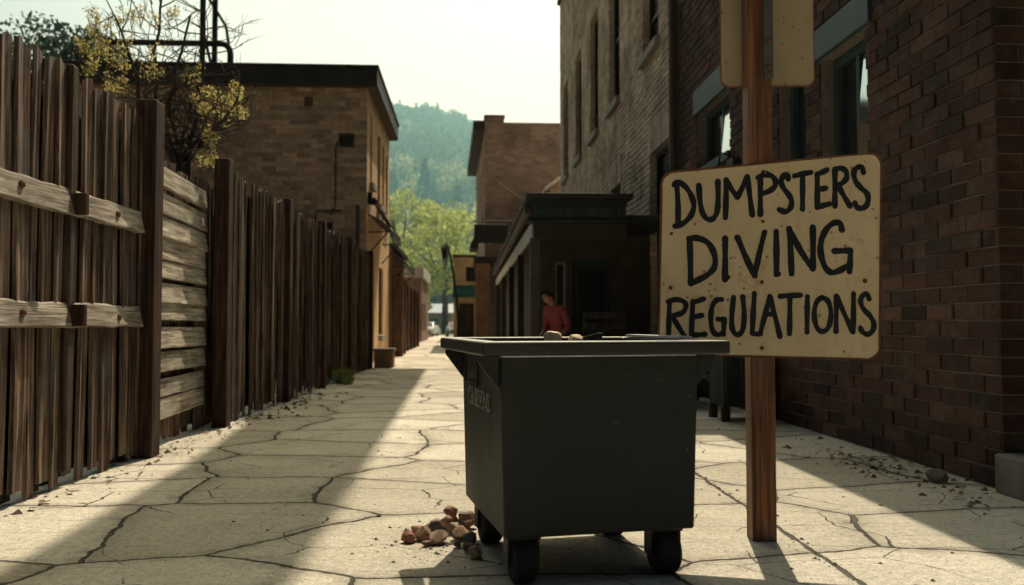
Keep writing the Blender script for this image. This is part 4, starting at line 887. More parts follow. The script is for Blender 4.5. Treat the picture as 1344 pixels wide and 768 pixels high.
# parked cars, front towards the camera
def car(x, y, rz, paint, label, group):
    t = thing('parked_car', label, 'car', (x, y, 0), rz, group)
    prof = [(-2.1, 0.45), (-2.15, 0.7), (-1.95, 0.86), (-1.0, 0.98), (-0.35, 1.42), (0.9, 1.46), (1.75, 1.02), (2.1, 0.95), (2.15, 0.5), (1.9, 0.3), (-1.9, 0.3)]
    m = MB(); vs = []; n = len(prof)
    for xx, k in ((-0.85, 0.93), (-0.78, 1.0), (0.78, 1.0), (0.85, 0.93)):
        for yy, zz in prof:
            ins = 0.78 if zz > 1.2 else 1.0; vs.append((xx * ins, yy * (1 if abs(xx) < 0.8 else 0.985), 0.3 + (zz - 0.3) * k))
    m.add(vs, [tuple(range(n)), tuple(3 * n + i for i in range(n))[::-1]] + [(a * n + i, (a + 1) * n + i, (a + 1) * n + (i + 1) % n, a * n + (i + 1) % n) for a in range(3) for i in range(n)])
    m.build('body', paint, t, world=False, bevel=0.04)
    m = MB(); m.quad((-0.66, -0.98, 1.02), (0.66, -0.98, 1.02), (0.55, -0.42, 1.40), (-0.55, -0.42, 1.40)); m.build('windscreen', M['glass'], t, world=False)
    for s_ in (-1, 1):
        m = MB(); m.add([(s_ * 0.80, -0.7, 1.02), (s_ * 0.80, 1.35, 1.04), (s_ * 0.70, 0.85, 1.40), (s_ * 0.70, -0.3, 1.38)], [(0, 1, 2, 3)]); m.build('side_window', M['glass'], t, world=False)
        m = MB(); m.lathe((s_ * 0.6, -2.16, 0.7), [(0.11, 0.04), (0.11, -0.02), (0.06, -0.05)], 12, 'y'); m.build('headlight', M['white'], t, world=False)
        for yy in (-1.35, 1.35):
            m = MB(); m.lathe((s_ * 0.76, yy, 0.32), [(0.2, -0.1), (0.32, -0.09), (0.32, 0.09), (0.2, 0.1)], 16, 'x'); wl = m.build('wheel', M['rubber'], t, world=False)
            m = MB(); m.lathe((s_ * 0.80, yy, 0.32), [(0.19, -0.08), (0.19, 0.07), (0.05, 0.08)], 12, 'x'); m.build('rim', M['steel'], wl, world=False)
    m = MB(); m.box((0, -2.16, 0.42), (1.5, 0.12, 0.14)); m.build('bumper', M['steel'], t, world=False, bevel=0.02)
    return t
car(-4.25, 88, R(-8), plain('pale car paint', (0.55, 0.58, 0.58), 0.3, 0.05, 3, 0, 0.2, 0.6), 'pale silver car parked at the far end of the alley', 'cars at the end of the alley')
car(-1.35, 84, R(4), plain('dark car paint', (0.02, 0.022, 0.026), 0.3, 0.1, 3, 0, 0.0, 0.6), 'dark car parked at the far end beside the street lamp', 'cars at the end of the alley')

# ------------------------------------------------------------------ dumpster
yaw = math.atan2(0.18, 1.0); W, L = 1.045, 1.12; zb, zt, rh = 0.245, 1.142, 0.073
dp = thing('dumpster', 'dark green black wheeled dumpster with open top in the middle of the alley', 'dumpster', (0.16, 4.10, 0), yaw)
def dpb(mb, name, mat, parent=None, **k): return mb.build(name, mat, parent or dp, world=False, **k)
m = MB(); i_ = 0.02; t_ = 0.03
outer_b = [(i_, i_), (W - i_, i_), (W - i_, L - i_), (i_, L - i_)]; outer_t = [(0, 0), (W, 0), (W, L), (0, L)]; inner = [(t_, t_), (W - t_, t_), (W - t_, L - t_), (t_, L - t_)]
vs = [(x, y, zb) for x, y in outer_b] + [(x, y, zt) for x, y in outer_t] + [(x, y, zt) for x, y in inner] + [(x, y, zb + 0.1) for x, y in inner]
fs = [(3, 2, 1, 0), (12, 13, 14, 15)]
for k in range(4):
    n = (k + 1) % 4; fs += [(k, n, 4 + n, 4 + k), (4 + k, 4 + n, 8 + n, 8 + k), (8 + k, 8 + n, 12 + n, 12 + k)]
m.add(vs, fs); dpb(m, 'body', M['dumpster'], bevel=0.022, seg=3)
m = MB(); o_ = 0.12; rw_ = 0.10
O = [(-o_, -o_), (W + o_, -o_), (W + o_, L + o_), (-o_, L + o_)]; I = [(-o_ + rw_, -o_ + rw_), (W + o_ - rw_, -o_ + rw_), (W + o_ - rw_, L + o_ - rw_), (-o_ + rw_, L + o_ - rw_)]
vs = [(x, y, z) for z in (zt + 0.003, zt + rh) for x, y in O + I]; fs = []
for k in range(4):
    n = (k + 1) % 4; fs += [(k, 8 + k, 8 + n, n)[::-1], (4 + k, 4 + n, 12 + n, 12 + k)[::-1], (8 + k, 12 + k, 12 + n, 8 + n)[::-1], (k, n, 4 + n, 4 + k)[::-1]]
m.add(vs, fs); rim_ = dpb(m, 'rim', M['rim'], bevel=0.014, seg=3)
for s_, X in ((-1, 0.0), (1, W)):
    for y in (0.03, L - 0.06):
        m = MB(); m.prism([(X + s_ * 0.002, y, zt), (X + s_ * o_ * 0.95, y, zt), (X + s_ * o_ * 0.9, y, zt - 0.03), (X + s_ * 0.002, y, zt - 0.17)], (0, 0.03, 0)); dpb(m, 'gusset', M['dumpster'], bevel=0.004)
m = MB()
for z0, z1, a, b in ((0.955, 0.97, 0.59, 0.96), (1.115, 1.13, 0.59, 0.96), (0.97, 1.115, 0.59, 0.61), (0.97, 1.115, 0.94, 0.96)): m.bb(-0.012, 0.006, a, b, z0, z1)
pk = dpb(m, 'lift_pocket', M['dumpster']); m = MB(); m.bb(-0.004, 0.008, 0.61, 0.94, 0.97, 1.115); dpb(m, 'recess_shade_plate', M['black'], pk)  # flat black plate gives the pocket's inner shade as colour
m = MB()
for x in (0.3, W - 0.3): m.bb(x - 0.03, x + 0.03, -0.012, 0.012, zb + 0.02, zt - 0.003)
# stencilled lettering on the side
def text_mesh(body, size, parent, mat, name, M4, xs=1.0, z=0.0015):
    c = bpy.data.curves.new('t', 'FONT'); c.body = body; c.size = size; c.extrude = z
    o = bpy.data.objects.new('t', c); COL.objects.link(o); bpy.context.view_layer.update()
    me = bpy.data.meshes.new_from_object(o.evaluated_get(bpy.context.evaluated_depsgraph_get())); bpy.data.objects.remove(o)
    w0 = max(v.co.x for v in me.vertices); me.transform(Matrix.Scale(xs / w0, 4, (1, 0, 0))); me.transform(M4); me.materials.clear(); me.materials.append(mat)
    ob = bpy.data.objects.new(name, me); COL.objects.link(ob); ob.parent = parent; return ob
sten = NT('worn stencil paint'); 
_n = sten.noise(sten.pos(), 45, 5, 0.7); sten.base(sten.ramp(_n, [(0.4, (0.03, 0.03, 0.028)), (0.55, (0.34, 0.33, 0.29))])); sten.rough(0.8)
text_mesh('ONIDENS', 0.15, dp, sten.m, 'lettering', Matrix.Translation((-0.0005, 0.905, 0.835)) @ Matrix.Rotation(R(-90), 4, 'Z') @ Matrix.Rotation(R(90), 4, 'X'), 0.63)
for x, y in ((0.14, 0.16), (W - 0.14, 0.16), (0.14, L - 0.16), (W - 0.14, L - 0.16)):
    m = MB(); m.bb(x - 0.085, x + 0.085, y - 0.07, y + 0.07, zb - 0.025, zb - 0.003); m.bb(x - 0.082, x - 0.066, y - 0.05, y + 0.05, 0.09, zb - 0.025); m.bb(x + 0.066, x + 0.082, y - 0.05, y + 0.05, 0.09, zb - 0.025); cs = dpb(m, 'caster', M['black'])
    m = MB(); m.lathe((x, y - 0.02, 0.112), [(0.05, -0.062), (0.098, -0.060), (0.112, -0.046), (0.112, 0.046), (0.098, 0.060), (0.05, 0.062)], 24, 'x'); dpb(m, 'wheel', M['rubber'], cs, smooth=False)
def dpw(x, y, z=0.0):
    c, s__ = math.cos(yaw), math.sin(yaw); return Vector((0.16 + x * c - y * s__, 4.10 + x * s__ + y * c, z))

def rock(name, c, r, mat, label, cat, group=None, flat=0.75, seed=0, rough=0.25, sub=3):
    rr = random.Random(seed); import bmesh
    bm = bmesh.new(); bmesh.ops.create_icosphere(bm, subdivisions=sub, radius=1.0)
    dirs = [Vector((rr.gauss(0, 1), rr.gauss(0, 1), rr.gauss(0, 1))).normalized() for _ in range(14)]; offs = [rr.uniform(0.55, 0.88) for _ in dirs]
    ax = Vector((rr.uniform(0.75, 1.25), rr.uniform(0.75, 1.1), flat * rr.uniform(0.85, 1.15)))
    rot = Matrix.Rotation(rr.uniform(0, 6.28), 3, 'Z') @ Matrix.Rotation(rr.uniform(-0.3, 0.3), 3, 'X')
    for v in bm.verts:
        p = v.co.copy()
        for d, o_ in zip(dirs, offs):
            t = p.dot(d)
            if t > o_: p -= d * (t - o_) * 0.97
        p *= 1 + rr.uniform(-0.012, 0.012)
        v.co = rot @ Vector((p.x * ax.x, p.y * ax.y, p.z * ax.z)) * r
    me = bpy.data.meshes.new(name); bm.to_mesh(me); bm.free(); me.materials.append(mat)
    o = bpy.data.objects.new(name, me); COL.objects.link(o); o.location = c
    return tag(o, label, cat, group)
stone_m = [plain('stone %d' % i, c, 0.8, 0.4, 18, 0.8, dirt=(0.06, 0.045, 0.035)) for i, c in enumerate([(0.26, 0.12, 0.08), (0.17, 0.105, 0.075), (0.30, 0.19, 0.12), (0.11, 0.085, 0.07), (0.35, 0.25, 0.17)])]
# rubbish in the dumpster
fl = MB(); n = 26; hgt = {}
for j in range(n + 1):
    for i in range(n + 1):
        x, y = 0.035 + (W - 0.07) * i / n, 0.035 + (L - 0.07) * j / n; b = dpw(x, y)
        hgt[i, j] = (b.x, b.y, 1.0 + 0.06 * math.sin(i * 0.5) * math.cos(j * 0.43) + rnd.uniform(-0.03, 0.03))
fl.add([hgt[i, j] for j in range(n + 1) for i in range(n + 1)], [(j * (n + 1) + i, j * (n + 1) + i + 1, (j + 1) * (n + 1) + i + 1, (j + 1) * (n + 1) + i) for j in range(n) for i in range(n)])
tag(fl.build('rubbish', plain('mixed rubbish', (0.06, 0.05, 0.04), 0.9, 0.6, 12, 0.8)), 'dark mixed rubbish filling the dumpster below its rim', 'rubbish', kind='stuff')
paper = plain('crumpled paper', (0.72, 0.58, 0.40), 0.85, 0.2, 12, 0.6)
c = at(724, 445, 4.55); rock('crumpled_paper', (c.x, c.y, 1.222), 0.05, paper, 'peaked crumpled tan paper lump showing over the dumpster rim', 'rubbish', None, 0.8, 3)
c = at(757, 446, 4.6); rock('crumpled_paper', (c.x, c.y, 1.215), 0.05, paper, 'flatter crumpled tan paper lump over the rim beside the dark board', 'rubbish', None, 0.7, 8)
m = MB(); a, b = at(752, 446, 4.75), at(786, 437, 4.75)
d_ = (b - a).normalized(); m.prism([a + Vector((0, 0, -0.14)), b + Vector((0.015, 0, -0.16)), b + Vector((0.02, 0, 0)), b, a], (0.02, 0.12, 0.0)); tag(m.build('scrap_board', M['tarwood']), 'dark scrap board poking out of the dumpster top', 'board')
m = MB(); a, b = dpw(W + 0.065, 0.30, zt + rh + 0.002), dpw(W + 0.06, L - 0.02, zt + rh + 0.002)  # white strip laid on the side rim to paint its sunlit top
d_ = (b - a).normalized(); nn = Vector((-d_.y, d_.x, 0)) * 0.04; m.prism([a - nn, b - nn, b + nn, a + nn], (0, 0, 0.014)); tag(m.build('lit_rim_strip', M['white']), 'white strip added as the sunlit top of the dumpster side rim below the sign', 'rim strip')
# stones heaped beside the dumpster
heap = [(-0.36, 5.06, 0.055, 0), (-0.27, 5.10, 0.06, 2), (-0.30, 5.22, 0.055, 0), (-0.17, 5.02, 0.06, 4), (-0.19, 5.17, 0.075, 3), (-0.05, 5.10, 0.065, 2), (-0.08, 5.25, 0.06, 4), (-0.10, 5.42, 0.07, 1), (0.00, 5.0, 0.055, 3), (-0.02, 5.38, 0.07, 1), (0.01, 4.82, 0.05, 3), (-0.20, 5.36, 0.05, 2), (0.04, 4.70, 0.055, 4), (-0.22, 5.27, 0.05, 1), (-0.06, 4.93, 0.035, 3), (-0.24, 4.97, 0.03, 1)]
lb_st = ['reddish stone at the tip of the heap nearest the open alley', 'tan stone second from the tip of the heap', 'rusty red stone at the back edge of the heap tip', 'pale tan stone in front of the dark upright stone', 'large dark upright stone in the middle of the heap', 'long tan stone between the dark stone and the dumpster', 'pale stone behind the long tan stone', 'large brown stone at the back top of the heap', 'dark stone tucked against the dumpster side', 'brown stone leaning beside the dumpster at the back of the heap', 'small dark stone under the dumpster edge towards the camera', 'tan stone behind the large dark stone', 'pale grey stone nearest the caster under the dumpster', 'small brown stone on the back slope of the heap', 'tiny dark pebble in front of the long tan stone', 'tiny brown pebble in front of the pale tan stone']
for i, ((x, y, r, k), l) in enumerate(zip(heap, lb_st)): rock('stone', (x, y, r * 0.62), r, stone_m[k], l, 'stone', 'stones heaped beside the dumpster', 0.8, 20 + i)
for i, (x, y, z, r, k) in enumerate([(-0.11, 5.36, 0.115, 0.06, 0), (0.0, 5.27, 0.105, 0.06, 1), (-0.13, 5.11, 0.115, 0.05, 4)]):
    rock('stone', (x, y, z), r, stone_m[k], ['red brown stone lying on top at the back of the heap', 'dark brown stone lying on top beside the dumpster', 'pale stone lying on top at the middle of the heap'][i], 'stone', 'stones heaped beside the dumpster', 0.75, 60 + i)

# loose grit and leaf litter
gr = MB()
def grit(x, y, r):
    vs = [(x + r * rnd.uniform(0.6, 1.2) * math.cos(a), y + r * rnd.uniform(0.6, 1.2) * math.sin(a), 0.001) for a in (0, 1.26, 2.5, 3.77, 5.0)]
    gr.add(vs + [(x + rnd.uniform(-.3, .3) * r, y + rnd.uniform(-.3, .3) * r, r * rnd.uniform(0.5, 1.0))], [(k, (k + 1) % 5, 5) for k in range(5)])
for _ in range(110): grit(rnd.gauss(3.8, 0.28), rnd.gauss(7.3, 1.0), abs(rnd.gauss(0.012, 0.012)) + 0.004)
for _ in range(150): y = rnd.uniform(5, 24); grit(FX(y) + abs(rnd.gauss(0.12, 0.16)), y, abs(rnd.gauss(0.012, 0.012)) + 0.004)
for _ in range(120): y = rnd.uniform(11.5, 16); grit(FX(y) + abs(rnd.gauss(0.3, 0.25)), y, abs(rnd.gauss(0.018, 0.014)) + 0.005)
for _ in range(130): grit(rnd.uniform(-2.8, 3.4), rnd.uniform(4, 14), abs(rnd.gauss(0.004, 0.006)) + 0.003)
for _ in range(150): grit(rnd.gauss(-0.15, 0.28), rnd.gauss(5.05, 0.25), abs(rnd.gauss(0.006, 0.006)) + 0.003)
for _ in range(200): y = rnd.uniform(4.2, 12); grit(1.97 + rnd.gauss(0, 0.05), y, abs(rnd.gauss(0.006, 0.006)) + 0.003)
tag(gr.build('grit', plain('grit', (0.13, 0.105, 0.08), 0.9, 0.5, 20, 0.4)), 'loose grit and crumbled stone scattered over the paving', 'grit', kind='stuff')
lf = MB()
for _ in range(140):
    x, y = rnd.gauss(3.72, 0.22), rnd.gauss(7.4, 0.8); a = rnd.uniform(0, 6.28); l = rnd.uniform(0.015, 0.045); u = Vector((math.cos(a), math.sin(a), rnd.uniform(-0.2, 0.5))) * l; v = Vector((-math.sin(a), math.cos(a), rnd.uniform(-0.3, 0.3))) * l * 0.5; p = Vector((x, y, 0.018))
    lf.add([p - u, p + v, p + u, p - v], [(0, 1, 2, 3)])
for _ in range(160):
    y = rnd.uniform(6, 15); x = FX(y) + abs(rnd.gauss(0.14, 0.14)); a = rnd.uniform(0, 6.28); l = rnd.uniform(0.015, 0.05); u = Vector((math.cos(a), math.sin(a), rnd.uniform(-0.2, 0.5))) * l; v = Vector((-math.sin(a), math.cos(a), rnd.uniform(-0.3, 0.3))) * l * 0.5; p = Vector((x, y, 0.018))
    lf.add([p - u, p + v, p + u, p - v], [(0, 1, 2, 3)])
tag(lf.build('leaf_litter', plain('dead leaves', (0.16, 0.115, 0.07), 0.9, 0.5, 30, 0.2)), 'dry leaf litter at the foot of the brick wall and fence', 'litter', kind='stuff')
rock('stone', (3.83, 6.72, 0.05), 0.085, M['stone'], 'lone grey stone on the shaded paving near the stone wall base', 'stone', None, 0.7, 91)

# ------------------------------------------------------------------ sign on its post
spx, spy = 1.775, 5.04; pw = 0.145
sp = thing('sign_post', 'square orange brown timber post carrying the hand painted sign', 'post', (spx, spy, 0))
m = MB(); m.box((spx, spy, 1.85), (pw, pw, 3.8), Matrix.Rotation(R(-4), 3, 'Z')); m.build('shaft', M['signpost'], sp, bevel=0.008, seg=3)
m = MB(); m.box((spx + 0.045, spy - pw / 2 - 0.009, 3.12), (0.06, 0.014, 0.66)); br = m.build('bracket', M['steel'], sp, bevel=0.004)
for z in (2.86, 3.02, 3.3): m = MB(); m.lathe((spx + 0.045, spy - pw / 2 - 0.017, z), [(0.016, 0), (0.016, -0.008), (0.008, -0.014)], 8, 'y'); m.build('bolt', M['rust'], br)
SY = R(17); tu = Vector((math.cos(SY), -math.sin(SY), 0)); tn = Vector((-math.sin(SY), -math.cos(SY), 0))
S0 = Vector((spx, spy - pw / 2 - 0.028, 0))
def on_sign(cx, cy, off=0.0):
    """point of the sign face from its drawing grid (the lettering was traced on that grid)"""
    px, py = cx / 4.335 + 860, cy / 4.335 + 190; d = ray(px, py); o = Vector((0, 0, CH)); k = (S0 - o).dot(tn) / d.dot(tn); return o + d * k + tn * off
sg = thing('painted_sign', 'large cream metal sign hand painted DUMPSTERS DIVING REGULATIONS on the timber post', 'sign', tuple(on_sign(650, 620)))
cor = [(33, 158), (1290, 42), (1278, 1224), (16, 1196)]; rr_ = 82; outl = []
for k in range(4):
    p = Vector(cor[k] + (0,)); a = Vector(cor[k - 1] + (0,)); b = Vector(cor[(k + 1) % 4] + (0,)); u, v = (a - p).normalized() * rr_, (b - p).normalized() * rr_
    for i in range(9):
        t = i / 8; outl.append(p + u * (1 - t) ** 2 + v * t ** 2)
m = MB(); m.prism([on_sign(p.x, p.y) for p in outl][::-1], -tn * 0.014); m.build('plate', M['sign'], sg)
m = MB(); n = len(outl); cen = Vector((650, 630, 0)); vs = []
for p in outl:
    d = (p - cen).normalized()
    for q, off in ((p - d * (9 + rnd.uniform(-2, 5)), 0.0012), (p + d * 4, 0.0035), (p + d * 4, -0.017)): vs.append(on_sign(q.x, q.y, off))
m.add(vs, [(3 * i + j, 3 * ((i + 1) % n) + j, 3 * ((i + 1) % n) + j + 1, 3 * i + j + 1) for i in range(n) for j in range(2)])
m.build('rusty_edge', M['rust'], sg)
for cx, cy, r in ((612, 437, .011), (607, 782, .012), (607, 1157, .013), (88, 815, .013), (1193, 775, .014), (92, 506, .010), (626, 158, .009)):
    m = MB(); c = on_sign(cx, cy); prev = []
    for rad, off in ((r, 0.0012), (r * 0.9, 0.006), (r * 0.4, 0.009)): prev.append([c + tu * rad * math.cos(6.283 * k / 10) + Vector((0, 0, 1)) * rad * math.sin(6.283 * k / 10) + tn * off for k in range(10)])
    m.add([q for ring in prev for q in ring], [(i * 10 + k, i * 10 + (k + 1) % 10, i * 10 + 10 + (k + 1) % 10, i * 10 + 10 + k) for i in range(2) for k in range(10)] + [tuple(20 + k for k in range(10))]); m.build('bolt', M['rust'], sg)
# brush strokes, traced as centre lines
def curve(pts, n=6):
    P = [Vector(p + (0,)) for p in pts]; out = []
    for i in range(len(P) - 1):
        a, b, c, d = P[max(i - 1, 0)], P[i], P[i + 1], P[min(i + 2, len(P) - 1)]
        for k in range(n):
            t = k / n; out.append(0.5 * ((2 * b) + (c - a) * t + (2 * a - 5 * b + 4 * c - d) * t * t + (3 * b - 3 * c + d - a) * t ** 3))
    out.append(P[-1]); return out
G = 607
STROKES = [
 # DUMPSTERS
 [(122, 222), (130, 340), (130, 462)], [(108, 228), (132, 212), (172, 240), (205, 290), (220, 345), (205, 400), (170, 440), (130, 462), (112, 464)],
 [(248, 232), (255, 320), (270, 390), (300, 425), (330, 420), (352, 380), (358, 300), (356, 208)],
 [(400, 415), (403, 300), (404, 200)], [(404, 205), (435, 255), (468, 300)], [(468, 298), (498, 240), (524, 182)], [(524, 182), (538, 290), (552, 400)],
 [(598, 398), (598, 290), (598, 180)], [(585, 188), (625, 172), (665, 180), (685, 212), (675, 245), (640, 268), (606, 278)], [(618, 160), (640, 170)],
 [(756, 196), (752, 172), (728, 180), (716, 212), (730, 248), (762, 290), (776, 325), (768, 362), (740, 382), (706, 370)],
 [(792, 178), (840, 166), (884, 158)], [(838, 172), (838, 270), (838, 368)],
 [(922, 170), (922, 270), (922, 358)], [(922, 168), (950, 158), (976, 144)], [(926, 256), (950, 252), (970, 248)], [(922, 356), (960, 346), (990, 338)],
 [(1022, 140), (1022, 250), (1022, 350)], [(1022, 142), (1055, 134), (1085, 152), (1088, 190), (1062, 220), (1032, 232)], [(1040, 232), (1075, 295), (1108, 350)],
 [(1184, 158), (1176, 132), (1150, 130), (1130, 158), (1138, 205), (1168, 245), (1202, 275), (1212, 312), (1198, 350), (1170, 364), (1145, 352), (1136, 332)],
 # DIVING
 [(196, 540), (200, 660), (202, 790)], [(192, 536), (240, 532), (300, 560), (336, 625), (338, 690), (305, 735), (250, 768), (205, 790)],
 [(398, 532), (398, 650), (396, 768)], [(396, 768), (412, 755)],
 [(468, 528), (515, 640), (566, 745)], [(566, 745), (592, 620), (622, 498)],
 [(688, 496), (690, 620), (690, 738)], [(690, 738), (700, 736)],
 [(762, 478), (770, 600), (776, 734)], [(762, 478), (825, 600), (896, 706)], [(896, 470), (898, 590), (897, 706)],
 [(1062, 486), (1050, 448), (1012, 448), (968, 490), (942, 560), (944, 630), (968, 700), (1005, 728), (1050, 715), (1095, 690)], [(1018, 606), (1065, 604), (1110, 602)], [(1110, 602), (1108, 670), (1105, 722)],
 # REGULATIONS
 [(82, G + 282), (78, G + 380), (76, G + 476)], [(74, G + 286), (120, G + 274), (165, G + 288), (174, G + 320), (150, G + 352), (96, G + 366)], [(96, G + 368), (130, G + 425), (166, G + 482)],
 [(214, G + 286), (210, G + 380), (206, G + 480)], [(214, G + 290), (245, G + 282), (276, G + 270)], [(214, G + 376), (240, G + 370), (266, G + 364)], [(206, G + 476), (250, G + 474), (284, G + 472)],
 [(378, G + 274), (350, G + 278), (326, G + 312), (316, G + 380), (326, G + 450), (355, G + 474), (388, G + 462)], [(356, G + 386), (375, G + 388), (394, G + 386)], [(394, G + 386), (390, G + 430), (388, G + 472)],
 [(446, G + 262), (438, G + 340), (436, G + 420), (452, G + 468), (478, G + 472), (500, G + 440), (506, G + 350), (498, G + 258)],
 [(564, G + 240), (558, G + 350), (552, G + 464)], [(552, G + 466), (575, G + 470), (600, G + 468)],
 [(598, G + 466), (625, G + 360), (652, G + 256)], [(652, G + 256), (682, G + 370), (710, G + 485)], [(628, G + 362), (652, G + 358), (676, G + 354)],
 [(710, G + 256), (765, G + 252), (826, G + 250)], [(766, G + 256), (766, G + 360), (764, G + 470)],
 [(866, G + 258), (864, G + 360), (864, G + 460)],
 [(948, G + 262), (918, G + 290), (904, G + 355), (918, G + 430), (952, G + 456), (986, G + 430), (1000, G + 355), (984, G + 285), (948, G + 262)],
 [(1030, G + 254), (1030, G + 360), (1028, G + 458)], [(1032, G + 256), (1078, G + 360), (1124, G + 458)], [(1128, G + 242), (1128, G + 350), (1126, G + 458)],
 [(1216, G + 270), (1206, G + 246), (1182, G + 250), (1168, G + 282), (1182, G + 325), (1222, G + 368), (1244, G + 415), (1234, G + 456), (1206, G + 472), (1178, G + 458), (1168, G + 436)],
]
ink = MB(); layer = 0
for st in STROKES:
    pts = curve(st, 7); n = len(pts); layer += 1; off = 0.0016 + 0.0005 * (layer % 6); bw = 15.0 if st[0][1] > 600 and st[0][1] > G + 200 else 16.0
    if 430 < st[0][1] < 700: bw = 17.5
    ph = rnd.uniform(0, 6); Ls = []; Rs = []
    for i, p in enumerate(pts):
        d = (pts[min(i + 1, n - 1)] - pts[max(i - 1, 0)]); d = d.normalized() if d.length else Vector((0, 1, 0)); nn = Vector((-d.y, d.x, 0)); wv = bw * (1 + 0.10 * math.sin(ph + i * 0.55) + rnd.uniform(-0.05, 0.05))
        Ls.append(p + nn * wv); Rs.append(p - nn * wv)
    def cap(p, d):
        nn = Vector((-d.y, d.x, 0)); return [p + (nn * math.cos(a) + d * math.sin(a)) * bw * rnd.uniform(0.93, 1.04) for a in [math.pi * k / 7 for k in range(1, 7)]]
    d1 = (pts[-1] - pts[-2]).normalized(); d0 = (pts[0] - pts[1]).normalized()
    vs = [on_sign(p.x, p.y, off) for pr in zip(Ls, Rs) for p in pr]; fs = [(2 * i, 2 * i + 1, 2 * i + 3, 2 * i + 2) for i in range(n - 1)]
    e = cap(pts[-1], d1); b = len(vs); vs += [on_sign(p.x, p.y, off) for p in e]; fs.append(tuple([2 * n - 2] + [b + k for k in range(6)] + [2 * n - 1]))
    e = cap(pts[0], d0); b = len(vs); vs += [on_sign(p.x, p.y, off) for p in e]; fs.append(tuple([1] + [b + k for k in range(6)] + [0]))
    ink.add(vs, fs)
lt = ink.build('lettering', M['ink'], sg)
# blank plate higher up, fixed behind the post
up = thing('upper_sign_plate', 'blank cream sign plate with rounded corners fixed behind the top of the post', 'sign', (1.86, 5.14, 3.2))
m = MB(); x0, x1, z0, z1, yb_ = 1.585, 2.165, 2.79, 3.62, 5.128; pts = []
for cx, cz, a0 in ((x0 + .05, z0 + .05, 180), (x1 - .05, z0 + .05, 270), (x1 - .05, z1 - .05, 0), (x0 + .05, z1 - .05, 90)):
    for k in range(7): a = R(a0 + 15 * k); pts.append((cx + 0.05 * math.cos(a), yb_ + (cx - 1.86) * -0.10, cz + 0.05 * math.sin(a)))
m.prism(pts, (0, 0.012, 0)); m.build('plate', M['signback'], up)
m = MB(); n = len(pts); cc = Vector((1.875, yb_, 3.205)); vs = []
for p in pts:
    p = Vector(p); d = Vector(((p.x - cc.x), 0, (p.z - cc.z))).normalized()
    for q in (p - d * 0.005 + Vector((0, -0.002, 0)), p + d * 0.002 + Vector((0, -0.003, 0)), p + d * 0.002 + Vector((0, 0.015, 0))): vs.append(q)
m.add(vs, [(3 * i + j, 3 * ((i + 1) % n) + j, 3 * ((i + 1) % n) + j + 1, 3 * i + j + 1) for i in range(n) for j in range(2)]); m.build('rusty_edge', M['rust'], up)

# ------------------------------------------------------------------ person by the porch
def skin(name, chain, mat, parent, sub=2, root=0):
    """chain: list of (point, radius, parent index)"""
    me = bpy.data.meshes.new(name); me.from_pydata([c[0] for c in chain], [(i, c[2]) for i, c in enumerate(chain) if c[2] is not None], []); me.update()
    o = bpy.data.objects.new(name, me); COL.objects.link(o)
    md = o.modifiers.new('skin', 'SKIN'); sv = me.skin_vertices[0].data
    for i, c in enumerate(chain): r = c[1] if isinstance(c[1], tuple) else (c[1], c[1]); sv[i].radius = r; sv[i].use_root = (i == root)
    ss = o.modifiers.new('sub', 'SUBSURF'); ss.levels = ss.render_levels = sub
    bpy.context.view_layer.update()
    m2 = bpy.data.meshes.new_from_object(o.evaluated_get(bpy.context.evaluated_depsgraph_get())); bpy.data.objects.remove(o)
    m2.materials.clear(); m2.materials.append(mat); m2.polygons.foreach_set('use_smooth', [True] * len(m2.polygons))
    ob = bpy.data.objects.new(name, m2); COL.objects.link(ob); ob.parent = parent; return ob
pr = thing('person', 'dark haired person in a red shirt looking down beside the porch post', 'person', (1.62, 15.1, 0.15), R(-48))
J = [((0, 0, 0.93), (0.13, 0.10), None), ((0, -0.01, 1.06), (0.135, 0.095), 0), ((0, -0.02, 1.22), (0.15, 0.105), 1), ((0, -0.04, 1.38), (0.14, 0.10), 2), ((0, -0.06, 1.46), (0.075, 0.07), 3),
     ((0, -0.085, 1.53), (0.055, 0.055), 4), ((0, -0.135, 1.575), (0.082, 0.092), 5), ((0, -0.165, 1.65), (0.088, 0.112), 6), ((0, -0.15, 1.735), (0.070, 0.088), 7)]
def arm(sx, el, wr, hd):
    b = len(J); J.append(((sx * 0.17, -0.05, 1.43), 0.066, 3)); J.append(((sx * 0.215, -0.045, 1.36), 0.056, b)); J.append((el, 0.043, b + 1)); J.append((wr, 0.029, b + 2)); J.append((hd, (0.038, 0.022), b + 3))
    h = Vector(hd); d = (h - Vector(wr)).normalized(); side = d.cross(Vector((0, 1, 0.2))).normalized(); cu = Vector((0, -1, -0.2))
    for k, ln in enumerate((0.065, 0.075, 0.07, 0.055)):
        p = h + side * (k - 1.5) * 0.02 + d * 0.035; j = len(J); J.append((tuple(p), 0.0095, b + 4)); J.append((tuple(p + d * ln * 0.6 + cu * 0.008), 0.0085, j)); J.append((tuple(p + d * ln * 0.95 + cu * 0.03), 0.0075, j + 1))
    p = h - side * 0.035 - d * 0.01; j = len(J); J.append((tuple(p), 0.011, b + 4)); J.append((tuple(p + d * 0.035 - side * 0.015 + cu * 0.012), 0.009, j))
arm(-1, (-0.27, -0.02, 1.10), (-0.20, -0.22, 0.95), (-0.17, -0.30, 0.91)); arm(1, (0.28, -0.03, 1.10), (0.22, -0.20, 0.93), (0.19, -0.27, 0.88))
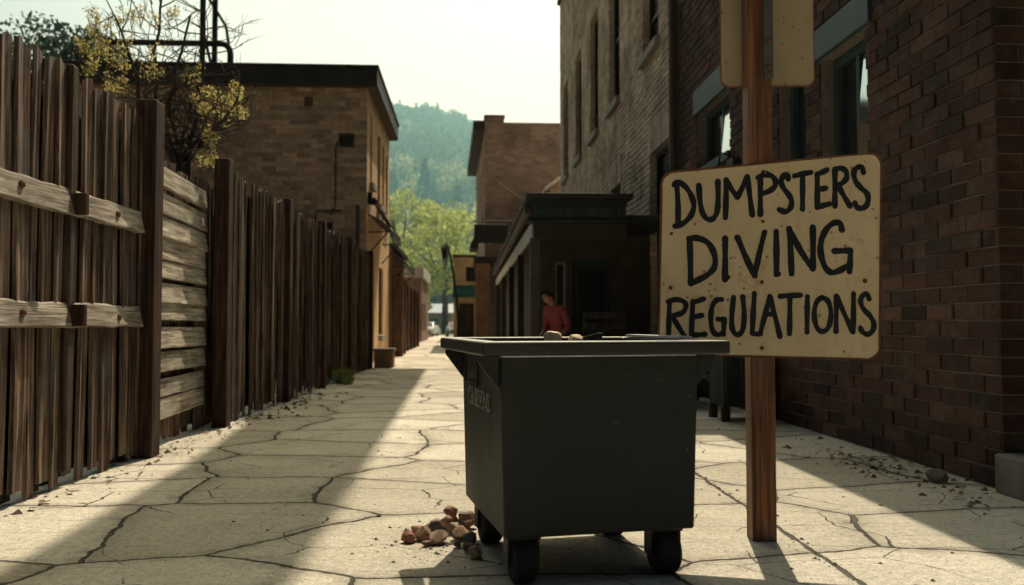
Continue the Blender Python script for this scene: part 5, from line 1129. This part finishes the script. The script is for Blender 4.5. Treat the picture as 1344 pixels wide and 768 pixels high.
for sx in (-1, 1):
    b = len(J); J.append(((sx * 0.095, 0, 0.86), (0.095, 0.095), 0)); J.append(((sx * 0.105, -0.01, 0.66), 0.075, b)); J.append(((sx * 0.11, -0.02, 0.47), 0.056, b + 1)); J.append(((sx * 0.115, 0.0, 0.30), 0.052, b + 2)); J.append(((sx * 0.12, 0.02, 0.09), 0.036, b + 3)); J.append(((sx * 0.125, -0.04, 0.04), 0.038, b + 4)); J.append(((sx * 0.135, -0.14, 0.032), (0.042, 0.028), b + 5))
body = skin('body', J, M['skin'], pr)
SH = [((0, 0, 0.90), (0.155, 0.125), None), ((0, -0.01, 1.06), (0.155, 0.115), 0), ((0, -0.02, 1.22), (0.17, 0.125), 1), ((0, -0.04, 1.38), (0.16, 0.12), 2), ((0, -0.062, 1.468), (0.085, 0.08), 3)]
for sx, el, wr in ((-1, Vector((-0.27, -0.02, 1.10)), Vector((-0.20, -0.22, 0.95))), (1, Vector((0.28, -0.03, 1.10)), Vector((0.22, -0.20, 0.93)))):
    b = len(SH); SH.append(((sx * 0.17, -0.05, 1.43), 0.082, 3)); SH.append(((sx * 0.218, -0.045, 1.35), 0.072, b)); SH.append((tuple(el), 0.06, b + 1)); SH.append((tuple(el.lerp(wr, 0.6)), 0.048, b + 2))
skin('shirt', SH, M['shirt'], pr)
TR = [((0, 0, 0.96), (0.145, 0.115), None), ((0, 0, 0.89), (0.15, 0.12), 0)]
for sx in (-1, 1):
    b = len(TR); TR.append(((sx * 0.095, 0, 0.82), 0.105, 1)); TR.append(((sx * 0.107, -0.01, 0.64), 0.09, b)); TR.append(((sx * 0.11, -0.02, 0.45), 0.072, b + 1)); TR.append(((sx * 0.117, 0.01, 0.12), 0.06, b + 2))
skin('trousers', TR, M['trousers'], pr)
for sx in (-1, 1): skin('shoe', [((sx * 0.12, 0.05, 0.045), (0.045, 0.042), None), ((sx * 0.127, -0.05, 0.045), (0.05, 0.042), 0), ((sx * 0.137, -0.17, 0.035), (0.048, 0.032), 1)], M['black'], pr)
hc = Vector((0, -0.125, 1.70)); hr = MB()
for _ in range(900):
    u = rnd.uniform(-0.35, 1); a = rnd.uniform(0, 6.28); s_ = math.sqrt(1 - u * u); d = Vector((s_ * math.cos(a), s_ * math.sin(a), u))
    if d.y < -0.45 and u < 0.35: continue
    p = hc + Vector((d.x * 0.098, d.y * 0.12, d.z * 0.105)); t = d.cross(Vector((rnd.gauss(0, 1), rnd.gauss(0, 1), rnd.gauss(0, 1)))).normalized() * 0.02; t2 = d.cross(t).normalized() * 0.012
    hr.add([p - t - t2, p + t - t2, p + t + t2 + d * 0.012, p - t + t2 + d * 0.012], [(0, 1, 2, 3)])
hr.build('hair', M['hair'], pr, world=False)
for sx in (-1, 1):
    m = MB(); m.lathe((sx * 0.034, -0.262, 1.655), [(0.004, -0.008), (0.013, -0.003), (0.015, 0.004)], 8, 'y'); m.build('eye', M['hair'], pr, world=False)
    m = MB(); m.lathe((sx * 0.092, -0.15, 1.65), [(0.012, -0.03), (0.022, 0), (0.014, 0.028)], 8); m.build('ear', M['skin'], pr, world=False)
m = MB(); m.add([(-0.010, -0.262, 1.66), (0.010, -0.262, 1.66), (0.018, -0.25, 1.61), (-0.018, -0.25, 1.61), (0, -0.295, 1.615)], [(0, 4, 1), (1, 4, 2), (2, 4, 3), (3, 4, 0)]); m.build('nose', M['skin'], pr, world=False)
m = MB(); m.lathe((0, -0.222, 1.585), [(0.024, 0.004), (0.020, -0.006), (0.006, -0.010)], 8, 'y'); m.build('mouth', M['shirt'], pr, world=False)

def bow(o):
    for k in o.children:
        if k.type == 'MESH':
            for v in k.data.vertices:
                z = v.co.z; t = max(0.0, z - 0.98); v.co.y -= 0.06 * t + 0.12 * t * t; v.co.z -= 0.05 * t * t
                h = max(0.0, z - 1.50); v.co.y -= 0.30 * h; v.co.z -= 0.08 * h
            k.data.update()
bow(pr)
# bolt heads on the rails
for y, z in ((6.15, 2.30), (6.2, 1.38), (7.72, 2.29), (7.78, 1.36), (5.1, 2.3)):
    m = MB(); x = FX(y) + 0.055; m.lathe((x, y, z), [(0.028, -0.02), (0.03, 0.004), (0.02, 0.014), (0.006, 0.018)], 10, 'x'); m.build('bolt', M['rust'], fence)
